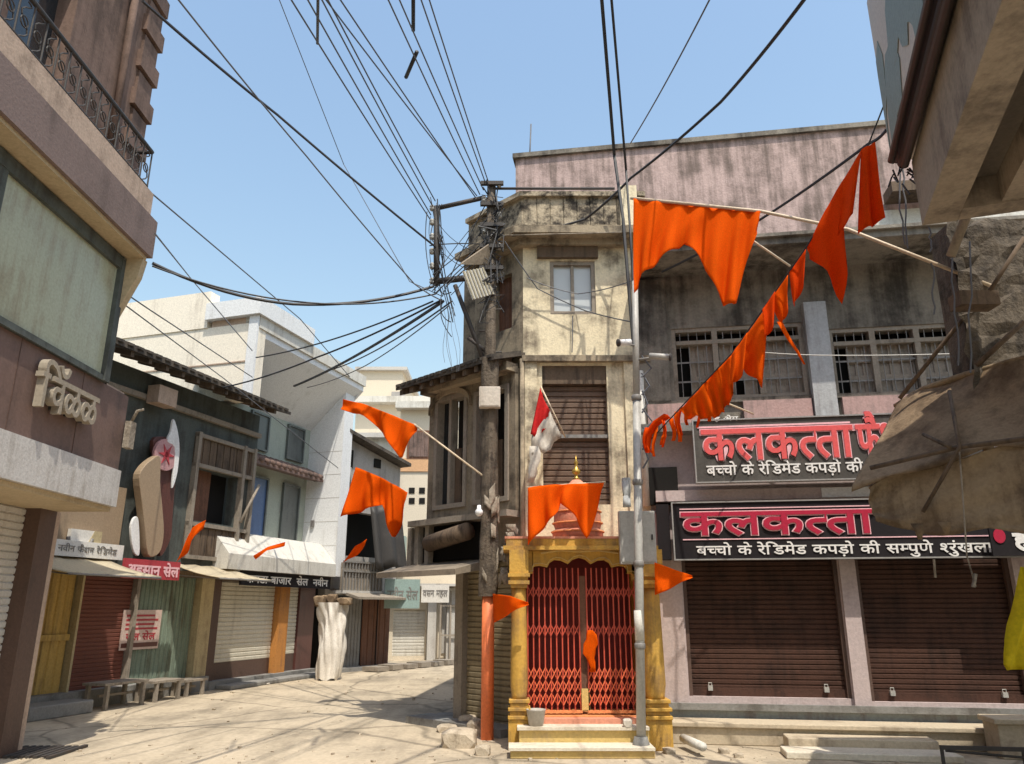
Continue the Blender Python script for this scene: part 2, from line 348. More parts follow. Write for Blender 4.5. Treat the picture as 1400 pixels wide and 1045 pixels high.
# ------------------------------------------------------------------ lettering
GL = json.loads(r'''{"क":[762,[[0,622,777,622,777,551,452,551,452,349,505,387,569,399,628,389,675,358,706,307,716,239,701,141,651,39,579,80,620,154,636,237,631,278,617,307,593,324,562,330,508,312,452,258,452,0,371,0,371,174,312,136,272,123,180,123,138,137,100,161,71,195,52,238,46,290,60,362,101,417,164,452,339,454,333,381,249,391,198,385,159,365,135,334,127,292,135,246,158,214,190,194,228,188,270,193,340,232,371,260,371,551,0,551]]],"ल":[678,[[0,622,693,622,693,551,589,551,589,0,508,0,508,355,445,344,397,301,356,208,279,232,311,313,238,350,174,347,148,330,131,304,126,271,131,234,174,163,309,40,255,-12,106,129,73,176,52,224,45,275,51,323,70,362,97,391,168,422,246,422,320,394,354,370,419,412,508,426,508,551,0,551]]],"त":[570,[[0,622,584,622,584,551,481,551,481,0,400,0,400,328,200,322,150,299,132,274,126,237,135,189,163,143,271,40,217,-12,96,109,51,195,48,275,74,331,125,373,211,396,400,399,400,551,0,551]]],"ा":[259,[[0,622,273,622,273,551,170,551,170,0,89,0,89,551,0,551]]],"ब":[571,[[0,622,585,622,585,551,482,551,482,0,401,0,401,165,336,133,241,118,188,123,141,139,101,164,71,198,52,238,46,286,61,362,107,418,176,453,369,454,363,385,230,392,365,224,401,256,401,551,0,551],[168,370,137,335,127,287,135,242,161,210,198,190,308,195]]],"च":[634,[[0,622,649,622,649,551,545,551,545,0,465,0,465,165,403,133,317,118,247,129,191,161,153,211,141,275,154,330,185,371,38,369,38,441,389,440,382,370,298,364,257,346,230,315,221,274,228,236,250,210,281,193,317,188,363,193,436,233,465,260,465,551,0,551]]],"े":[0,[[-268,890,-225,871,-187,836,-154,784,-94,615,-169,615,-211,740,-256,804,-283,818,-385,809,-409,882,-367,893]]],"र":[409,[[0,622,424,622,424,551,320,551,336,458,331,407,314,365,254,301,167,254,332,93,395,42,341,-12,75,256,42,323,44,359,75,389,127,390,165,368,181,349,215,372,238,399,256,468,239,551,0,551]]],"ड":[577,[[0,622,592,622,592,551,482,551,482,394,242,387,221,367,221,325,261,277,362,294,430,285,485,257,522,212,534,154,522,93,485,44,424,11,337,0,244,11,162,44,89,95,25,158,86,207,144,148,203,107,266,82,337,74,424,94,453,152,447,183,429,205,399,218,300,215,248,197,169,263,145,304,140,378,159,418,199,448,264,463,401,465,401,551,0,551]]],"ि":[429,[[266,896,399,877,516,820,618,730,704,615,620,615,459,772,283,824,221,817,174,795,144,760,134,714,165,622,273,622,273,551,170,551,170,0,89,0,89,551,0,551,0,622,80,622,55,695,53,724,68,794,111,849,179,884]]],"म":[598,[[0,622,612,622,612,551,509,551,509,0,428,0,428,250,207,250,203,185,177,155,140,154,80,196,42,258,42,295,71,318,126,321,126,551,0,551],[207,551,207,321,428,321,428,551]]],"प":[568,[[0,622,583,622,583,551,479,551,479,0,398,0,398,191,335,159,254,146,182,160,128,194,91,258,79,358,79,551,0,551],[160,551,173,266,190,240,220,223,263,217,338,236,398,280,398,551]]],"़":[0,[[-262,-80,-232,-112,-232,-157,-262,-188,-304,-188,-334,-157,-334,-112,-304,-80]]],"स":[676,[[0,622,691,622,691,551,587,551,587,0,506,0,506,266,380,251,212,277,167,253,320,93,380,42,326,-12,73,256,41,323,44,359,75,389,127,390,181,350,210,399,207,534,201,551,0,551],[281,551,298,458,289,385,262,333,440,326,506,339,506,551]]],"ु":[0,[[-136,11,-69,1,-20,-28,12,-72,22,-129,10,-185,-25,-229,-81,-258,-157,-268,-247,-257,-325,-222,-392,-169,-455,-100,-394,-57,-320,-136,-246,-182,-157,-196,-78,-177,-51,-122,-57,-93,-76,-73,-131,-57,-222,-79,-248,-12,-193,5]]],"ण":[723,[[0,622,737,622,737,551,634,551,634,0,553,0,553,551,420,551,418,282,401,223,361,176,295,149,251,146,170,161,114,205,88,263,79,352,79,551,0,551],[160,551,169,270,206,226,249,217,293,225,321,249,338,315,339,551]]],"ं":[0,[[-109,826,-79,794,-79,750,-109,718,-151,718,-181,750,-181,794,-151,826]]],"ख":[818,[[0,622,833,622,833,551,729,551,729,0,648,0,648,45,572,16,488,7,382,20,282,61,183,132,62,271,40,338,55,376,75,389,127,390,181,350,210,399,209,530,201,551,0,551],[281,551,294,509,298,458,289,385,263,328,221,285,166,253,238,179,314,124,396,90,490,79,572,89,648,122,648,198,559,167,476,169,437,184,403,207,378,238,361,276,356,319,368,384,404,433,460,463,616,463,610,394,540,404,497,399,465,382,444,354,437,316,444,279,465,252,496,237,567,236,648,280,648,551]]],"श":[680,[[204,632,250,627,292,611,329,584,359,547,378,499,384,440,375,374,350,312,308,260,254,221,414,43,350,-1,217,160,179,194,90,193,64,207,46,227,40,255,45,280,58,299,104,314,164,295,191,276,237,299,273,335,297,384,305,443,298,493,275,533,242,558,199,566,153,553,138,516,148,484,186,454,270,440,253,370,171,385,113,418,78,463,66,517,75,563,102,600,145,624],[421,622,695,622,695,551,591,551,591,0,510,0,510,551,421,551]]],"न":[555,[[0,622,569,622,569,551,466,551,466,0,385,0,385,298,204,298,201,220,174,192,128,193,77,232,42,290,40,339,69,366,385,369,385,551,0,551]]],"फ":[771,[[0,622,786,622,786,551,460,551,460,349,514,386,578,399,637,389,684,358,715,307,725,239,710,141,660,39,588,80,629,154,645,237,640,278,625,307,601,324,570,330,516,312,460,257,460,0,379,0,379,193,323,160,248,146,176,161,125,197,90,262,79,354,79,551,0,551],[160,551,166,281,188,240,213,223,248,217,321,234,379,278,379,551]]],"ै":[0,[[-268,890,-225,871,-187,836,-154,784,-94,615,-179,615,-229,674,-295,702,-402,682,-428,751,-326,773,-284,768,-246,752,-183,694,-222,775,-263,815,-372,819,-386,813,-409,882,-367,893]]],"ळ":[760,[[0,622,775,622,775,551,594,551,594,432,642,409,680,371,706,317,714,250,709,200,693,155,667,117,632,88,588,70,538,64,488,69,404,111,365,143,333,104,298,81,216,64,171,69,131,86,96,112,69,149,52,196,46,252,52,305,69,350,95,387,131,416,174,433,222,439,272,434,355,392,394,360,449,416,513,437,513,551,0,551],[576,362,541,368,506,361,477,342,399,203,463,153,528,135,567,142,602,163,625,199,633,252,626,307,606,342],[232,368,193,361,159,340,135,303,127,250,134,197,154,162,184,142,218,135,253,142,283,162,360,299,297,350]]],"व":[556,[[0,622,571,622,571,551,467,551,467,0,387,0,387,165,324,133,233,118,182,123,137,139,99,164,71,198,52,238,46,286,60,362,104,418,170,453,354,454,349,381,259,391,204,384,162,364,136,331,127,287,135,243,159,212,193,194,235,188,283,194,359,234,387,260,387,551,0,551]]],"ज":[742,[[0,622,757,622,757,551,653,551,653,0,572,0,572,370,378,373,436,303,453,262,458,218,453,176,438,141,414,114,348,84,310,80,258,88,209,111,162,151,117,212,73,294,31,401,102,426,149,308,198,223,250,170,306,153,359,170,374,193,379,227,371,270,349,310,273,377,302,441,572,441,572,551,0,551]]],"ी":[259,[[-61,896,-6,889,39,868,76,831,108,779,163,622,273,622,273,551,170,551,170,0,89,0,89,551,0,551,0,622,87,622,58,712,29,776,-8,813,-57,825,-92,819,-118,801,-134,771,-137,701,-105,615,-185,615,-218,715,-220,748,-210,807,-178,855,-128,886]]],"ह":[531,[[0,622,546,622,546,551,442,551,442,394,174,387,153,367,152,328,183,284,284,300,347,295,397,279,434,255,461,225,476,190,481,153,473,100,447,57,405,24,348,2,321,69,380,98,397,120,403,148,396,182,374,208,336,224,280,229,219,222,175,201,147,167,138,124,150,64,197,-1,302,-89,248,-142,167,-73,108,-9,70,57,58,130,73,198,115,248,83,292,69,352,79,400,106,433,159,458,361,465,361,551,0,551]]],"ॅ":[0,[[69,863,-7,889,-26,830,-51,786,-85,758,-135,749,-183,758,-222,783,-253,826,-281,887,-352,863,-313,781,-264,725,-206,691,-138,680,-67,690,-8,722,38,778]]],"अ":[764,[[298,632,367,622,418,593,449,549,459,495,442,426,392,375,412,355,594,363,594,551,521,551,521,622,779,622,779,551,675,551,675,0,594,0,594,290,455,282,470,218,459,157,425,114,374,89,312,80,231,96,159,144,93,229,29,356,100,382,145,287,193,215,246,168,305,153,340,157,367,171,385,193,391,227,386,262,347,321,318,347,260,341,255,411,313,418,352,435,373,461,380,494,374,525,357,546,302,562,204,540,171,525,146,594,252,629]]],"ू":[0,[[-162,11,-92,4,-31,-17,22,-49,109,-138,145,-189,83,-228,28,-155,-27,-101,-87,-68,-156,-57,-201,-62,-233,-77,-252,-99,-259,-128,-253,-160,-234,-181,-178,-196,-88,-175,-63,-245,-173,-268,-240,-258,-291,-229,-322,-183,-333,-126,-322,-73,-287,-29,-233,1]]],"ग":[563,[[0,622,578,622,578,551,474,551,474,0,393,0,393,551,208,551,205,211,180,182,134,183,81,222,46,280,44,329,73,356,127,359,127,551,0,551]]]}''')
def clip_x(lp, x):                 # keep the part left of x
    p = [(lp[i], lp[i + 1]) for i in range(0, len(lp), 2)]; out = []
    for i in range(len(p)):
        a, b = p[i - 1], p[i]
        if (a[0] <= x) != (b[0] <= x):
            t = (x - a[0]) / (b[0] - a[0]); out.append((x, a[1] + t * (b[1] - a[1])))
        if b[0] <= x: out.append(b)
    return [c for q in out for c in q]
HALF = {'त': 385, 'च': 470, 'म': 425, 'श': 490, 'स': 590, 'ल': 500, 'ब': 470, 'ज': 600, 'न': 440}
def glyph_run(s):                  # visual order; '~' before a letter makes its half form, '^' puts a repha hook on the last letter
    x, out, i = 0, [], 0           # out: one list of outlines per glyph
    while i < len(s):
        c = s[i]; half = False
        if c == '~': i += 1; c = s[i]; half = True
        if c == ' ': x += 330; i += 1; continue
        if c == '^': out.append([[v + ((x - 40) if k % 2 == 0 else 0) for k, v in enumerate(lp)] for lp in GL['े'][1]]); i += 1; continue
        adv, lps = GL[c]; gl = []
        for lp in lps:
            q = clip_x(lp, HALF[c]) if half else lp
            if len(q) >= 6: gl.append([v + (x if k % 2 == 0 else 0) for k, v in enumerate(q)])
        out.append(gl); x += (HALF[c] - 15) if half else adv
        i += 1
    return out, x
def inside(x, y, lp):
    r = False
    for i in range(len(lp) // 2):
        ax, ay, cx, cy = lp[2 * i - 2], lp[2 * i - 1], lp[2 * i], lp[2 * i + 1]
        if (ay > y) != (cy > y) and x < (cx - ax) * (y - ay) / (cy - ay) + ax: r = not r
    return r
def lettering(s, F, u0, u1, zb, h, d, name, m, parent, depth=.012, fat=0, italic=0, label=None, fit=True):
    if ' ' in s:                   # one part per word
        tot = glyph_run(s)[1]; x = 0
        for wd in s.split(' '):
            if not wd: x += 330; continue
            wl = glyph_run(wd)[1]; lettering(wd, F, lerp(u0, u1, x / tot), lerp(u0, u1, (x + wl) / tot), zb, h, d, name, m, parent, depth, fat, italic); x += wl + 330
        return
    gls, wtot = glyph_run(s); mb = MB()
    k = h / 622.0; kx = (u1 - u0) / wtot if fit else k
    for gi, lps in enumerate(gls):
        c = bpy.data.curves.new(name, 'CURVE'); c.dimensions = '2D'; c.fill_mode = 'BOTH'; c.offset = fat; c.extrude = depth / 2
        for lp in lps:             # outer outlines run one way, holes the other, so that thickening works
            n = len(lp) // 2; ar = sum(lp[2 * i - 2] * lp[2 * i + 1] - lp[2 * i] * lp[2 * i - 1] for i in range(n))
            hole = sum(inside(lp[0] + .3, lp[1] + .2, q) for q in lps if q is not lp) % 2
            ids = range(n) if (ar < 0) != bool(hole) else range(n - 1, -1, -1)
            sp = c.splines.new('POLY'); sp.points.add(n - 1); sp.use_cyclic_u = True
            for j, i in enumerate(ids): sp.points[j].co = (lp[2 * i] * kx + italic * lp[2 * i + 1] * k, lp[2 * i + 1] * k, 0, 1)
        o = bpy.data.objects.new(name, c); COL.objects.link(o); bpy.context.view_layer.update()
        me = bpy.data.meshes.new_from_object(o.evaluated_get(bpy.context.evaluated_depsgraph_get()))
        bpy.data.objects.remove(o); e = d + depth / 2 + .0007 * (gi % 3)
        mb.add([F(u0 + v.co.x, e + v.co.z, zb + v.co.y) for v in me.vertices], [tuple(q.vertices) for q in me.polygons])
        bpy.data.meshes.remove(me); bpy.data.curves.remove(c)
    return mb.build(name, m, parent, label)

# ================================================================== SETTING
g = MB(); g.add([(-150, -150, 0), (150, -150, 0), (150, 150, 0), (-150, 150, 0)], [(0, 1, 2, 3)])
road = g.build('road', 'concrete_road', kind='structure')
def road_details():
    m = MATS['concrete_road']; n, l = m.node_tree.nodes, m.node_tree.links
    b = n['Principled BSDF']; src = b.inputs['Base Color'].links[0].from_socket
    geo = n.new('ShaderNodeNewGeometry')
    nz = n.new('ShaderNodeTexNoise'); nz.inputs['Scale'].default_value = 1.1; nz.inputs['Detail'].default_value = 5
    l.new(geo.outputs['Position'], nz.inputs[0])
    mixv = n.new('ShaderNodeMix'); mixv.data_type = 'VECTOR'; mixv.inputs[0].default_value = .25
    l.new(geo.outputs['Position'], mixv.inputs[4]); l.new(nz.outputs['Color'], mixv.inputs[5])
    vo = n.new('ShaderNodeTexVoronoi'); vo.feature = 'DISTANCE_TO_EDGE'; vo.inputs['Scale'].default_value = .42
    l.new(mixv.outputs[1], vo.inputs['Vector'])
    mr = n.new('ShaderNodeMapRange'); mr.inputs[1].default_value = .003; mr.inputs[2].default_value = .014
    mr.inputs[3].default_value = .58; mr.inputs[4].default_value = 1; l.new(vo.outputs[0], mr.inputs[0])
    pt = n.new('ShaderNodeTexNoise'); pt.inputs['Scale'].default_value = .9; pt.inputs['Detail'].default_value = 8; pt.inputs['Roughness'].default_value = .7
    mp = n.new('ShaderNodeMapping'); mp.inputs['Scale'].default_value = (1.6, .35, 1); mp.inputs['Rotation'].default_value = (0, 0, .35)
    l.new(geo.outputs['Position'], mp.inputs[0]); l.new(mp.outputs[0], pt.inputs[0])
    m3 = n.new('ShaderNodeMapRange'); m3.inputs[1].default_value = .45; m3.inputs[2].default_value = .68; m3.inputs[3].default_value = 1.06; m3.inputs[4].default_value = .66
    l.new(pt.outputs[0], m3.inputs[0])
    mu = n.new('ShaderNodeMath'); mu.operation = 'MULTIPLY'; l.new(mr.outputs[0], mu.inputs[0]); l.new(m3.outputs[0], mu.inputs[1])
    mx = n.new('ShaderNodeMix'); mx.data_type = 'RGBA'; mx.blend_type = 'MULTIPLY'; mx.inputs[0].default_value = 1
    l.new(src, mx.inputs[6]); l.new(mu.outputs[0], mx.inputs[7]); l.new(mx.outputs[2], b.inputs['Base Color'])
road_details()

# ================================================================== CORNER BUILDING (three storeys, yellow plaster)
C = Frame(.17, 11.0, 0)            # front
K = Frame(.17 - 2.6 * .7071, 11.0 + 2.6 * .7071, -45)   # chamfer; u=2.6 is the corner with the front
cb = thing('corner_building', 'narrow three storey yellow plastered corner building with blackened parapet and side bay', 'building', (.6, 12, 0))
z_top2, z_slab = 7.05, 5.22
ur = 1.85
hw = C.rect(752, 357, 814, 430)
hs = C.rect(742, 500, 832, 690)
wall_with_holes(C, 0, ur, -.22, 0, .02, 7.3, [hw, hs, (.0, 1.5, .3, 2.2)]).build('wall', 'plaster_yellow', cb)
kw = K.rect(676, 378, 700, 452)
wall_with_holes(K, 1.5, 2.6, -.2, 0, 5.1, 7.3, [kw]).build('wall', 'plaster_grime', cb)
b = MB()                            # lower chamfer wall with the shop shutter
ks = K.rect(646, 792, 690, 985)
ks = (1.32, 2.36, .05, 2.28)
wall_with_holes(K, 1.15, 2.6, -.2, 0, 0, 3.0, [ks]).build('wall', 'grey_wood', cb)
# street side and inside
core = MB().prism([(.17 - 1.40 * .7071, 11 + 1.40 * .7071 + .2, .0), (.17, 11.45, 0), (2.0, 11.45, 0), (2.2, 22, 0), (.3, 22, 0), (-.62, 12.6, 0)], (0, 0, 7.1))
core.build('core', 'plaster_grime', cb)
bx(C, .02, ur + .12, -.4, .0, 7.3, 7.32)
# window in the top floor
u0, u1, z0, z1 = hw
fr = bx(C, u0, u1, -.16, -.1, z0, z1)
wn = MB()
t = .06
for q in ((u0, u0 + t, z0, z1), (u1 - t, u1, z0, z1), (u0 + t, u1 - t, z1 - t, z1), (u0 + t, u1 - t, z0, z0 + t)): wn.box(C, q[0], q[1], -.15, -.02, q[2], q[3])
um = (u0 + u1) / 2; wn.box(C, um - .025, um + .025, -.14, -.04, z0 + t, z1 - t)
wf = wn.build('window', 'grey_wood', cb)
bx(C, u0 + t, um - .025, -.11, -.09, z0 + t, z1 - t).build('pane', 'pane_pale', wf)
bx(C, um + .025, u1 - t, -.11, -.09, z0 + t, z1 - t).build('pane', 'pane_pale', wf)
# dark timber head panel above the window
q = C.rect(736, 326, 814, 356)
hp = MB().box(C, q[0] - .02, q[1] + .03, .0, .07, q[2] + .02, q[3]).box(C, q[0] - .05, q[1] + .06, .0, .14, q[3], q[3] + .07)
hp.build('lintel', 'old_wood', cb)
# rolling shutter of the middle storey
u0, u1, z0, z1 = hs
sh = MB().corrug(C, u0, u1, -.14, z0, z1 - .28, .085, .02).build('rolling_shutter', 'upper_shutter', cb)
bx(C, u0, u1, -.16, -.02, z1 - .28, z1 - .002).build('shutter_box', 'old_wood', sh)
bx(C, u0, u1, -.14, -.04, z0 + .98, z0 + 1.03).build('shutter_rail', 'iron_grey', sh)
# chamfer window
u0, u1, z0, z1 = kw
MB().corrug(K, u0, u1, -.12, z0, z1, .12, .02, True).build('window_shutter', 'brown_wood', cb)
# ledge between the storeys, cornice and parapet
bx(C, -.02, ur + .05, .0, .10, 5.16, 5.25).build('ledge', 'plaster_grime', cb)
co = MB()
def band(mb, off, z0, z1, ub=1.35):  # band round front and chamfer
    P = [C(ur + .1, off, 0), C(0 - off * .414, off, 0), K(ub, off, 0), K(ub, -.25, 0), C(.1, -.35, 0), C(ur + .1, -.35, 0)]
    mb.prism([Vector((p.x, p.y, z0)) for p in P], (0, 0, z1 - z0))
band(co, .34, 7.16, 7.27); band(co, .22, 7.27, 7.35); band(co, .13, 7.06, 7.16)
co.build('cornice', 'plaster_grime', cb)
pa = MB()
for k in range(9):
    a, bq = .02 + k * .212, .02 + k * .212 + .2
    pa.box(C, a, bq, -.2, .055 + .008 * (k % 2), 7.35, 7.92 + random.uniform(-.03, .02))
band(pa, .12, 7.92, 8.0); 
pp = MB(); band(pp, .04, 7.35, 7.92)
pp.build('parapet', 'parapet_grime', cb); pa.build('parapet_panel', 'parapet_grime', cb)
q = C.rect(845, 250, 868, 278); bx(C, q[0], q[1], -.05, .16, 7.35, 8.08).build('parapet_post', 'plaster_yellow', cb)
# pilasters of the middle storey
for a, bq in ((.02, .2), (1.5, 1.8)):
    bx(C, a, bq, .002, .05, 2.5, 5.16).build('pilaster', 'plaster_yellow', cb)
# bay: sloped tile eave, tall windows
K0, K1 = .55, 2.55
bay_d = .12
bh = [(.72, 1.50, 3.1, 4.92), (1.66, 2.42, 3.1, 4.85)]
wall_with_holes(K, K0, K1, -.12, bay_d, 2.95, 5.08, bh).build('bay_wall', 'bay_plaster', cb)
for (u0, u1, z0, z1) in bh:
    f = MB(); tt = .07
    f.box(K, u0, u0 + tt, -.05, bay_d + .03, z0, z1).box(K, u1 - tt, u1, -.05, bay_d + .03, z0, z1).box(K, u0 + tt, u1 - tt, -.05, bay_d + .03, z1 - tt, z1).box(K, u0 + tt, u1 - tt, -.05, bay_d + .03, z0, z0 + tt)
    um = lerp(u0, u1, .45); f.box(K, um - .03, um + .03, -.03, bay_d, z0 + tt, z1 - tt)
    wf = f.build('window', 'grey_wood', cb)
    bx(K, u0 + tt, um - .03, -.02, .0, z0 + tt, z1 - tt).build('pane', 'dark_glass', wf)
    bx(K, um + .03, lerp(um, u1, .42), -.01, .02, z0 + tt, z0 + .95).build('shutter_leaf', 'old_wood', wf)
    bx(K, um + .03, u1 - tt, -.06, -.04, z0 + tt, z1 - tt).build('opening', 'dark_void', wf)
# arch trim over the bay windows
ar = MB(); pts = []
for i in range(15):
    a = math.pi * i / 14; pts.append((1.10 - .50 * math.cos(a), 4.66 + .28 * math.sin(a)))
for i in range(14):
    (a0, b0), (a1, b1) = pts[i], pts[i + 1]
    ar.add([K(a0, bay_d + .002, b0), K(a1, bay_d + .002, b1), K(a1, bay_d + .07, b1), K(a0, bay_d + .07, b0), K(a0, bay_d + .002, b0 + .09), K(a1, bay_d + .002, b1 + .09), K(a1, bay_d + .07, b1 + .09), K(a0, bay_d + .07, b0 + .09)],
           [(0, 1, 2, 3), (4, 7, 6, 5), (0, 4, 5, 1), (3, 2, 6, 7), (0, 3, 7, 4), (1, 5, 6, 2)])
ar.build('arch_trim', 'plaster_grime', cb)
bx(K, K0 - .02, 2.56, bay_d - .05, bay_d + .2, 5.0, 5.13).build('bay_fascia', 'plaster_grime', cb)
ev = MB()
def slope(mb, u0, u1, d0, z0, d1, z1, th): mb.prism([K(u0, d0, z0), K(u0, d1, z1), K(u0, d1, z1 - th), K(u0, d0, z0 - th)], K(u1, 0, 0) - K(u0, 0, 0))
slope(ev, .26, 2.62, -.3, 5.42, .62, 5.12, .05)
for k in range(16):
    a = .28 + k * .146; slope(ev, a, a + .09, -.28, 5.46, .64, 5.16, .045)
ee = ev.build('eave', 'roof_tile_dark', cb)
jo = MB()
for k in range(9): slope(jo, .32 + k * .26, .40 + k * .26, .12, 5.24, .58, 5.07, .09)
jo.build('eave_bracket', 'old_wood', ee)
# gable end of the bay and slab below it
bx(K, K0 - .25, K1, -.1, .3, 2.86, 2.95).build('bay_sill', 'grey_wood', cb)
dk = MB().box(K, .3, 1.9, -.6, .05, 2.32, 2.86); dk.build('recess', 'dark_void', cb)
rl = MB()
for a in (.18, .36, .62): rl.box(K, a, a + .1, .1, .2, 2.2, 2.86)
rl.build('post', 'grey_wood', cb)
rb = MB().tube([K(.75, .22, 2.58), K(1.75, .3, 2.70)], .13, 10)
rb.build('awning_roll', 'old_wood', cb)
cs = MB(); cs.prism([K(.15, -.1, 2.34), K(.15, .75, 2.14), K(.15, .75, 2.06), K(.15, -.1, 2.2)], K(2.0, 0, 0) - K(.15, 0, 0))
cs.build('canopy', 'soffit_dim', cb)
MB().corrug(K, ks[0], ks[1], -.12, ks[2], ks[3], .075, .018).build('rolling_shutter', 'olive_shutter', cb, label='olive ribbed shutter closed on the side street')
bx(K, .5, 2.5, -.1, .35, 0, .1).build('plinth', 'slab_grey', cb)
wp = MB().tube([C(-.02, .06, 5.2), C(-.02, .06, 1.0)], .035, 8); wp.build('drain_pipe', 'plaster_grime', cb)

# ================================================================== SHOP BUILDING ON THE RIGHT
S = Frame(1.95, 11.0, -9)
sb = thing('shop_building', 'two storey grey stained shop building with barred windows, pink parapet and two brown shutters', 'building', (4.5, 11.5, 0))
UE = 8.0
w1 = S.rect(920, 445, 1102, 545, -.0); w2 = S.rect(1137, 445, 1322, 545, 0)
s1 = S.rect(936, 750, 1151, 950, -.1); s2 = S.rect(1176, 750, 1390, 963, -.1)
s1 = (s1[0], s1[1], .50, 2.5); s2 = (s2[0], s2[1], .47, 2.5)
w3 = (w2[1] + .35, w2[1] + 2.3, w2[2], w2[3]); s3 = (s2[1] + .3, s2[1] + 2.2, .47, 2.5)
zc = S.hit(1000, 338, .9)[1]
zm = S.hit(1100, 575, 0)[1]
wall_with_holes(S, -.08, UE, -.25, 0, zm - .02, zc + .2, [w1, w2, w3]).build('wall', 'grey_stained', sb)
wall_with_holes(S, -.08, UE, -.25, 0, .35, zm - .02, [s1, s2, s3]).build('wall', 'lilac_wall', sb)
bx(S, -.08, UE, -4.2, -.45, .3, zc + .1).build('core', 'dark_void', sb)
# roofline: chajja and the set-back pink parapet
ch = MB().box(S, -.05, UE, -.25, .90, zc - .0, zc + .1).box(S, -.05, UE, -.25, .96, zc + .1, zc + .15)
ch.build('cornice', 'grey_stained', sb)
D3 = -1.2
zt = S.hit(950, 196, D3)[1]; u705 = S.hit(705, 260, D3)[0]
bx(S, u705, UE, D3 - .25, D3, zc - .4, zt).build('parapet', 'pink_stained', sb)
bx(S, u705 - .05, UE, D3 - .3, D3 + .06, zt, zt + .09).build('coping', 'grey_stained', sb)
bx(S, u705, u705 + .25, D3 - 6, D3 - .25, zc - .4, zt).build('parapet', 'pink_stained', sb)
q = S.rect(1160, 230, 1300, 335, D3)
bx(S, q[0] + .3, UE, D3 + .002, D3 + .05, q[2] + .1, q[2] + .62).build('parapet_panel', 'white_dirty', sb)
bx(S, q[0] + .55, q[0] + 1.6, D3 + .06, D3 + .5, q[2] + .72, q[2] + .9).build('beam_stub', 'old_wood', sb)
bx(S, -.1, UE, D3, -.25, zc + .02, zc + .08).build('terrace', 'slab_grey', sb)
for h in (w1, w2, w3):              # windows: frame, transom bars, wooden leaves, dark gaps, grille
    u0, u1, z0, z1 = h; W = u1 - u0; zt_ = z1 - .23
    f = MB(); t = .06
    f.box(S, u0, u0 + t, -.2, -.02, z0, z1).box(S, u1 - t, u1, -.2, -.02, z0, z1).box(S, u0 + t, u1 - t, -.2, -.02, z1 - t, z1).box(S, u0 + t, u1 - t, -.2, -.02, z0, z0 + t).box(S, u0 + t, u1 - t, -.19, -.01, zt_ - .03, zt_ + .03)
    for k in (1, 2): a = u0 + W * k / 3; f.box(S, a - .04, a + .04, -.19, -.015, z0 + t, z1 - t)
    wf = f.build('window', 'grey_wood', sb)
    bx(S, u0, u1, -.3, -.24, z0, z1).build('opening', 'dark_void', wf)
    for k, (a, bq) in enumerate(((.14, .31), (.37, .63), (.69, .97))):
        lf = MB()
        if h is w1 and k == 1: lf.box(S, u0 + W * a, u0 + W * (a + .1), -.16, -.12, z0 + t, zt_ - .03).box(S, u0 + W * (bq - .08), u0 + W * bq, -.16, -.12, z0 + t, zt_ - .03)
        else: lf.box(S, u0 + W * a, u0 + W * bq, -.16, -.12, z0 + t, zt_ - .03)
        n = 3
        for j in range(n + 1): x = lerp(u0 + W * a, u0 + W * bq, j / n); lf.box(S, x - .012, x + .012, -.12, -.1, z0 + t, zt_ - .03)
        for zz in (z0 + .35, zt_ - .25): lf.box(S, u0 + W * a, u0 + W * bq, -.12, -.095, zz - .04, zz + .04)
        lf.build('shutter_leaf', 'grey_wood', wf)
    gr = MB(); n = int(W / .12)
    for j in range(1, n): x = u0 + W * j / n; gr.box(S, x - .005, x + .005, -.06, -.05, z0 + t, z1 - t)
    for zz in (z0 + .3, z0 + .6): gr.box(S, u0 + t, u1 - t, -.066, -.06, zz - .012, zz + .012)
    gr.build('grille', 'iron_grey', wf)
bx(S, w1[1] + .02, w2[0] - .02, .002, .14, zm + .02, zc - .6).build('pillar', 'bluish_paint', sb)
q = S.rect(905, 445, 921, 575); bx(S, -.07, w1[0] - .06, .002, .06, zm, zc - .05).build('pillar', 'grey_stained', sb)
for a, bq in ((w1[0] + .95, w1[1]), (w2[0] + .06, w2[1] + .1), (.05, .85)):
    bx(S, a, bq, .002, .09, zm + .0, w1[2] - .06).build('sill_panel', 'pink_panel', sb)
bx(S, -.05, UE, .002, .06, w1[2] - .06, w1[2]).build('window_sill', 'grey_stained', sb)
bx(S, -.06, UE, .002, .3, zm - .16, zm - .04).build('shelf', 'slab_grey', sb)
q = S.rect(890, 625, 950, 660); bx(S, .02, .42, .002, .1, 3.02, 3.55).build('vent', 'dark_void', sb)
for s in (s1, s2, s3):
    u0, u1, z0, z1 = s
    so_ = MB().corrug(S, u0 + .05, u1 - .05, -.12, z0 + .02, z1, .062, .016).build('rolling_shutter', 'brown_shutter', sb)
    for a in (u0, u1 - .05): bx(S, a, a + .05, -.14, -.03, z0, z1).build('guide_rail', 'pillar_brown', so_)
    bx(S, u0 + .05, u1 - .05, -.12, -.07, z0 - .0, z0 + .1).build('bottom_bar', 'brown_shutter', so_)
    for a in (u0 + .28, u1 - .3):
        lk = MB().box(S, a - .03, a + .03, -.07, -.02, z0 + .07, z0 + .13).tube([S(a - .02, -.045, z0 + .13), S(a - .02, -.045, z0 + .165), S(a + .02, -.045, z0 + .165), S(a + .02, -.045, z0 + .13)], .007, 5)
        lk.build('padlock', 'galvanised', so_)
for a, bq in ((-.07, s1[0] - .02), (s1[1] + .01, s2[0] - .01), (s2[1] + .01, s3[0] - .01)):
    bx(S, a, bq, .002, .06, .40, 2.9).build('pillar', 'lilac_wall', sb)
bx(S, -.08, UE, -.4, .1, .12, .40).build('plinth', 'teal_plinth', sb)
bx(S, -.08, UE, .1, .16, .35, .43).build('plinth_edge', 'slab_grey', sb)
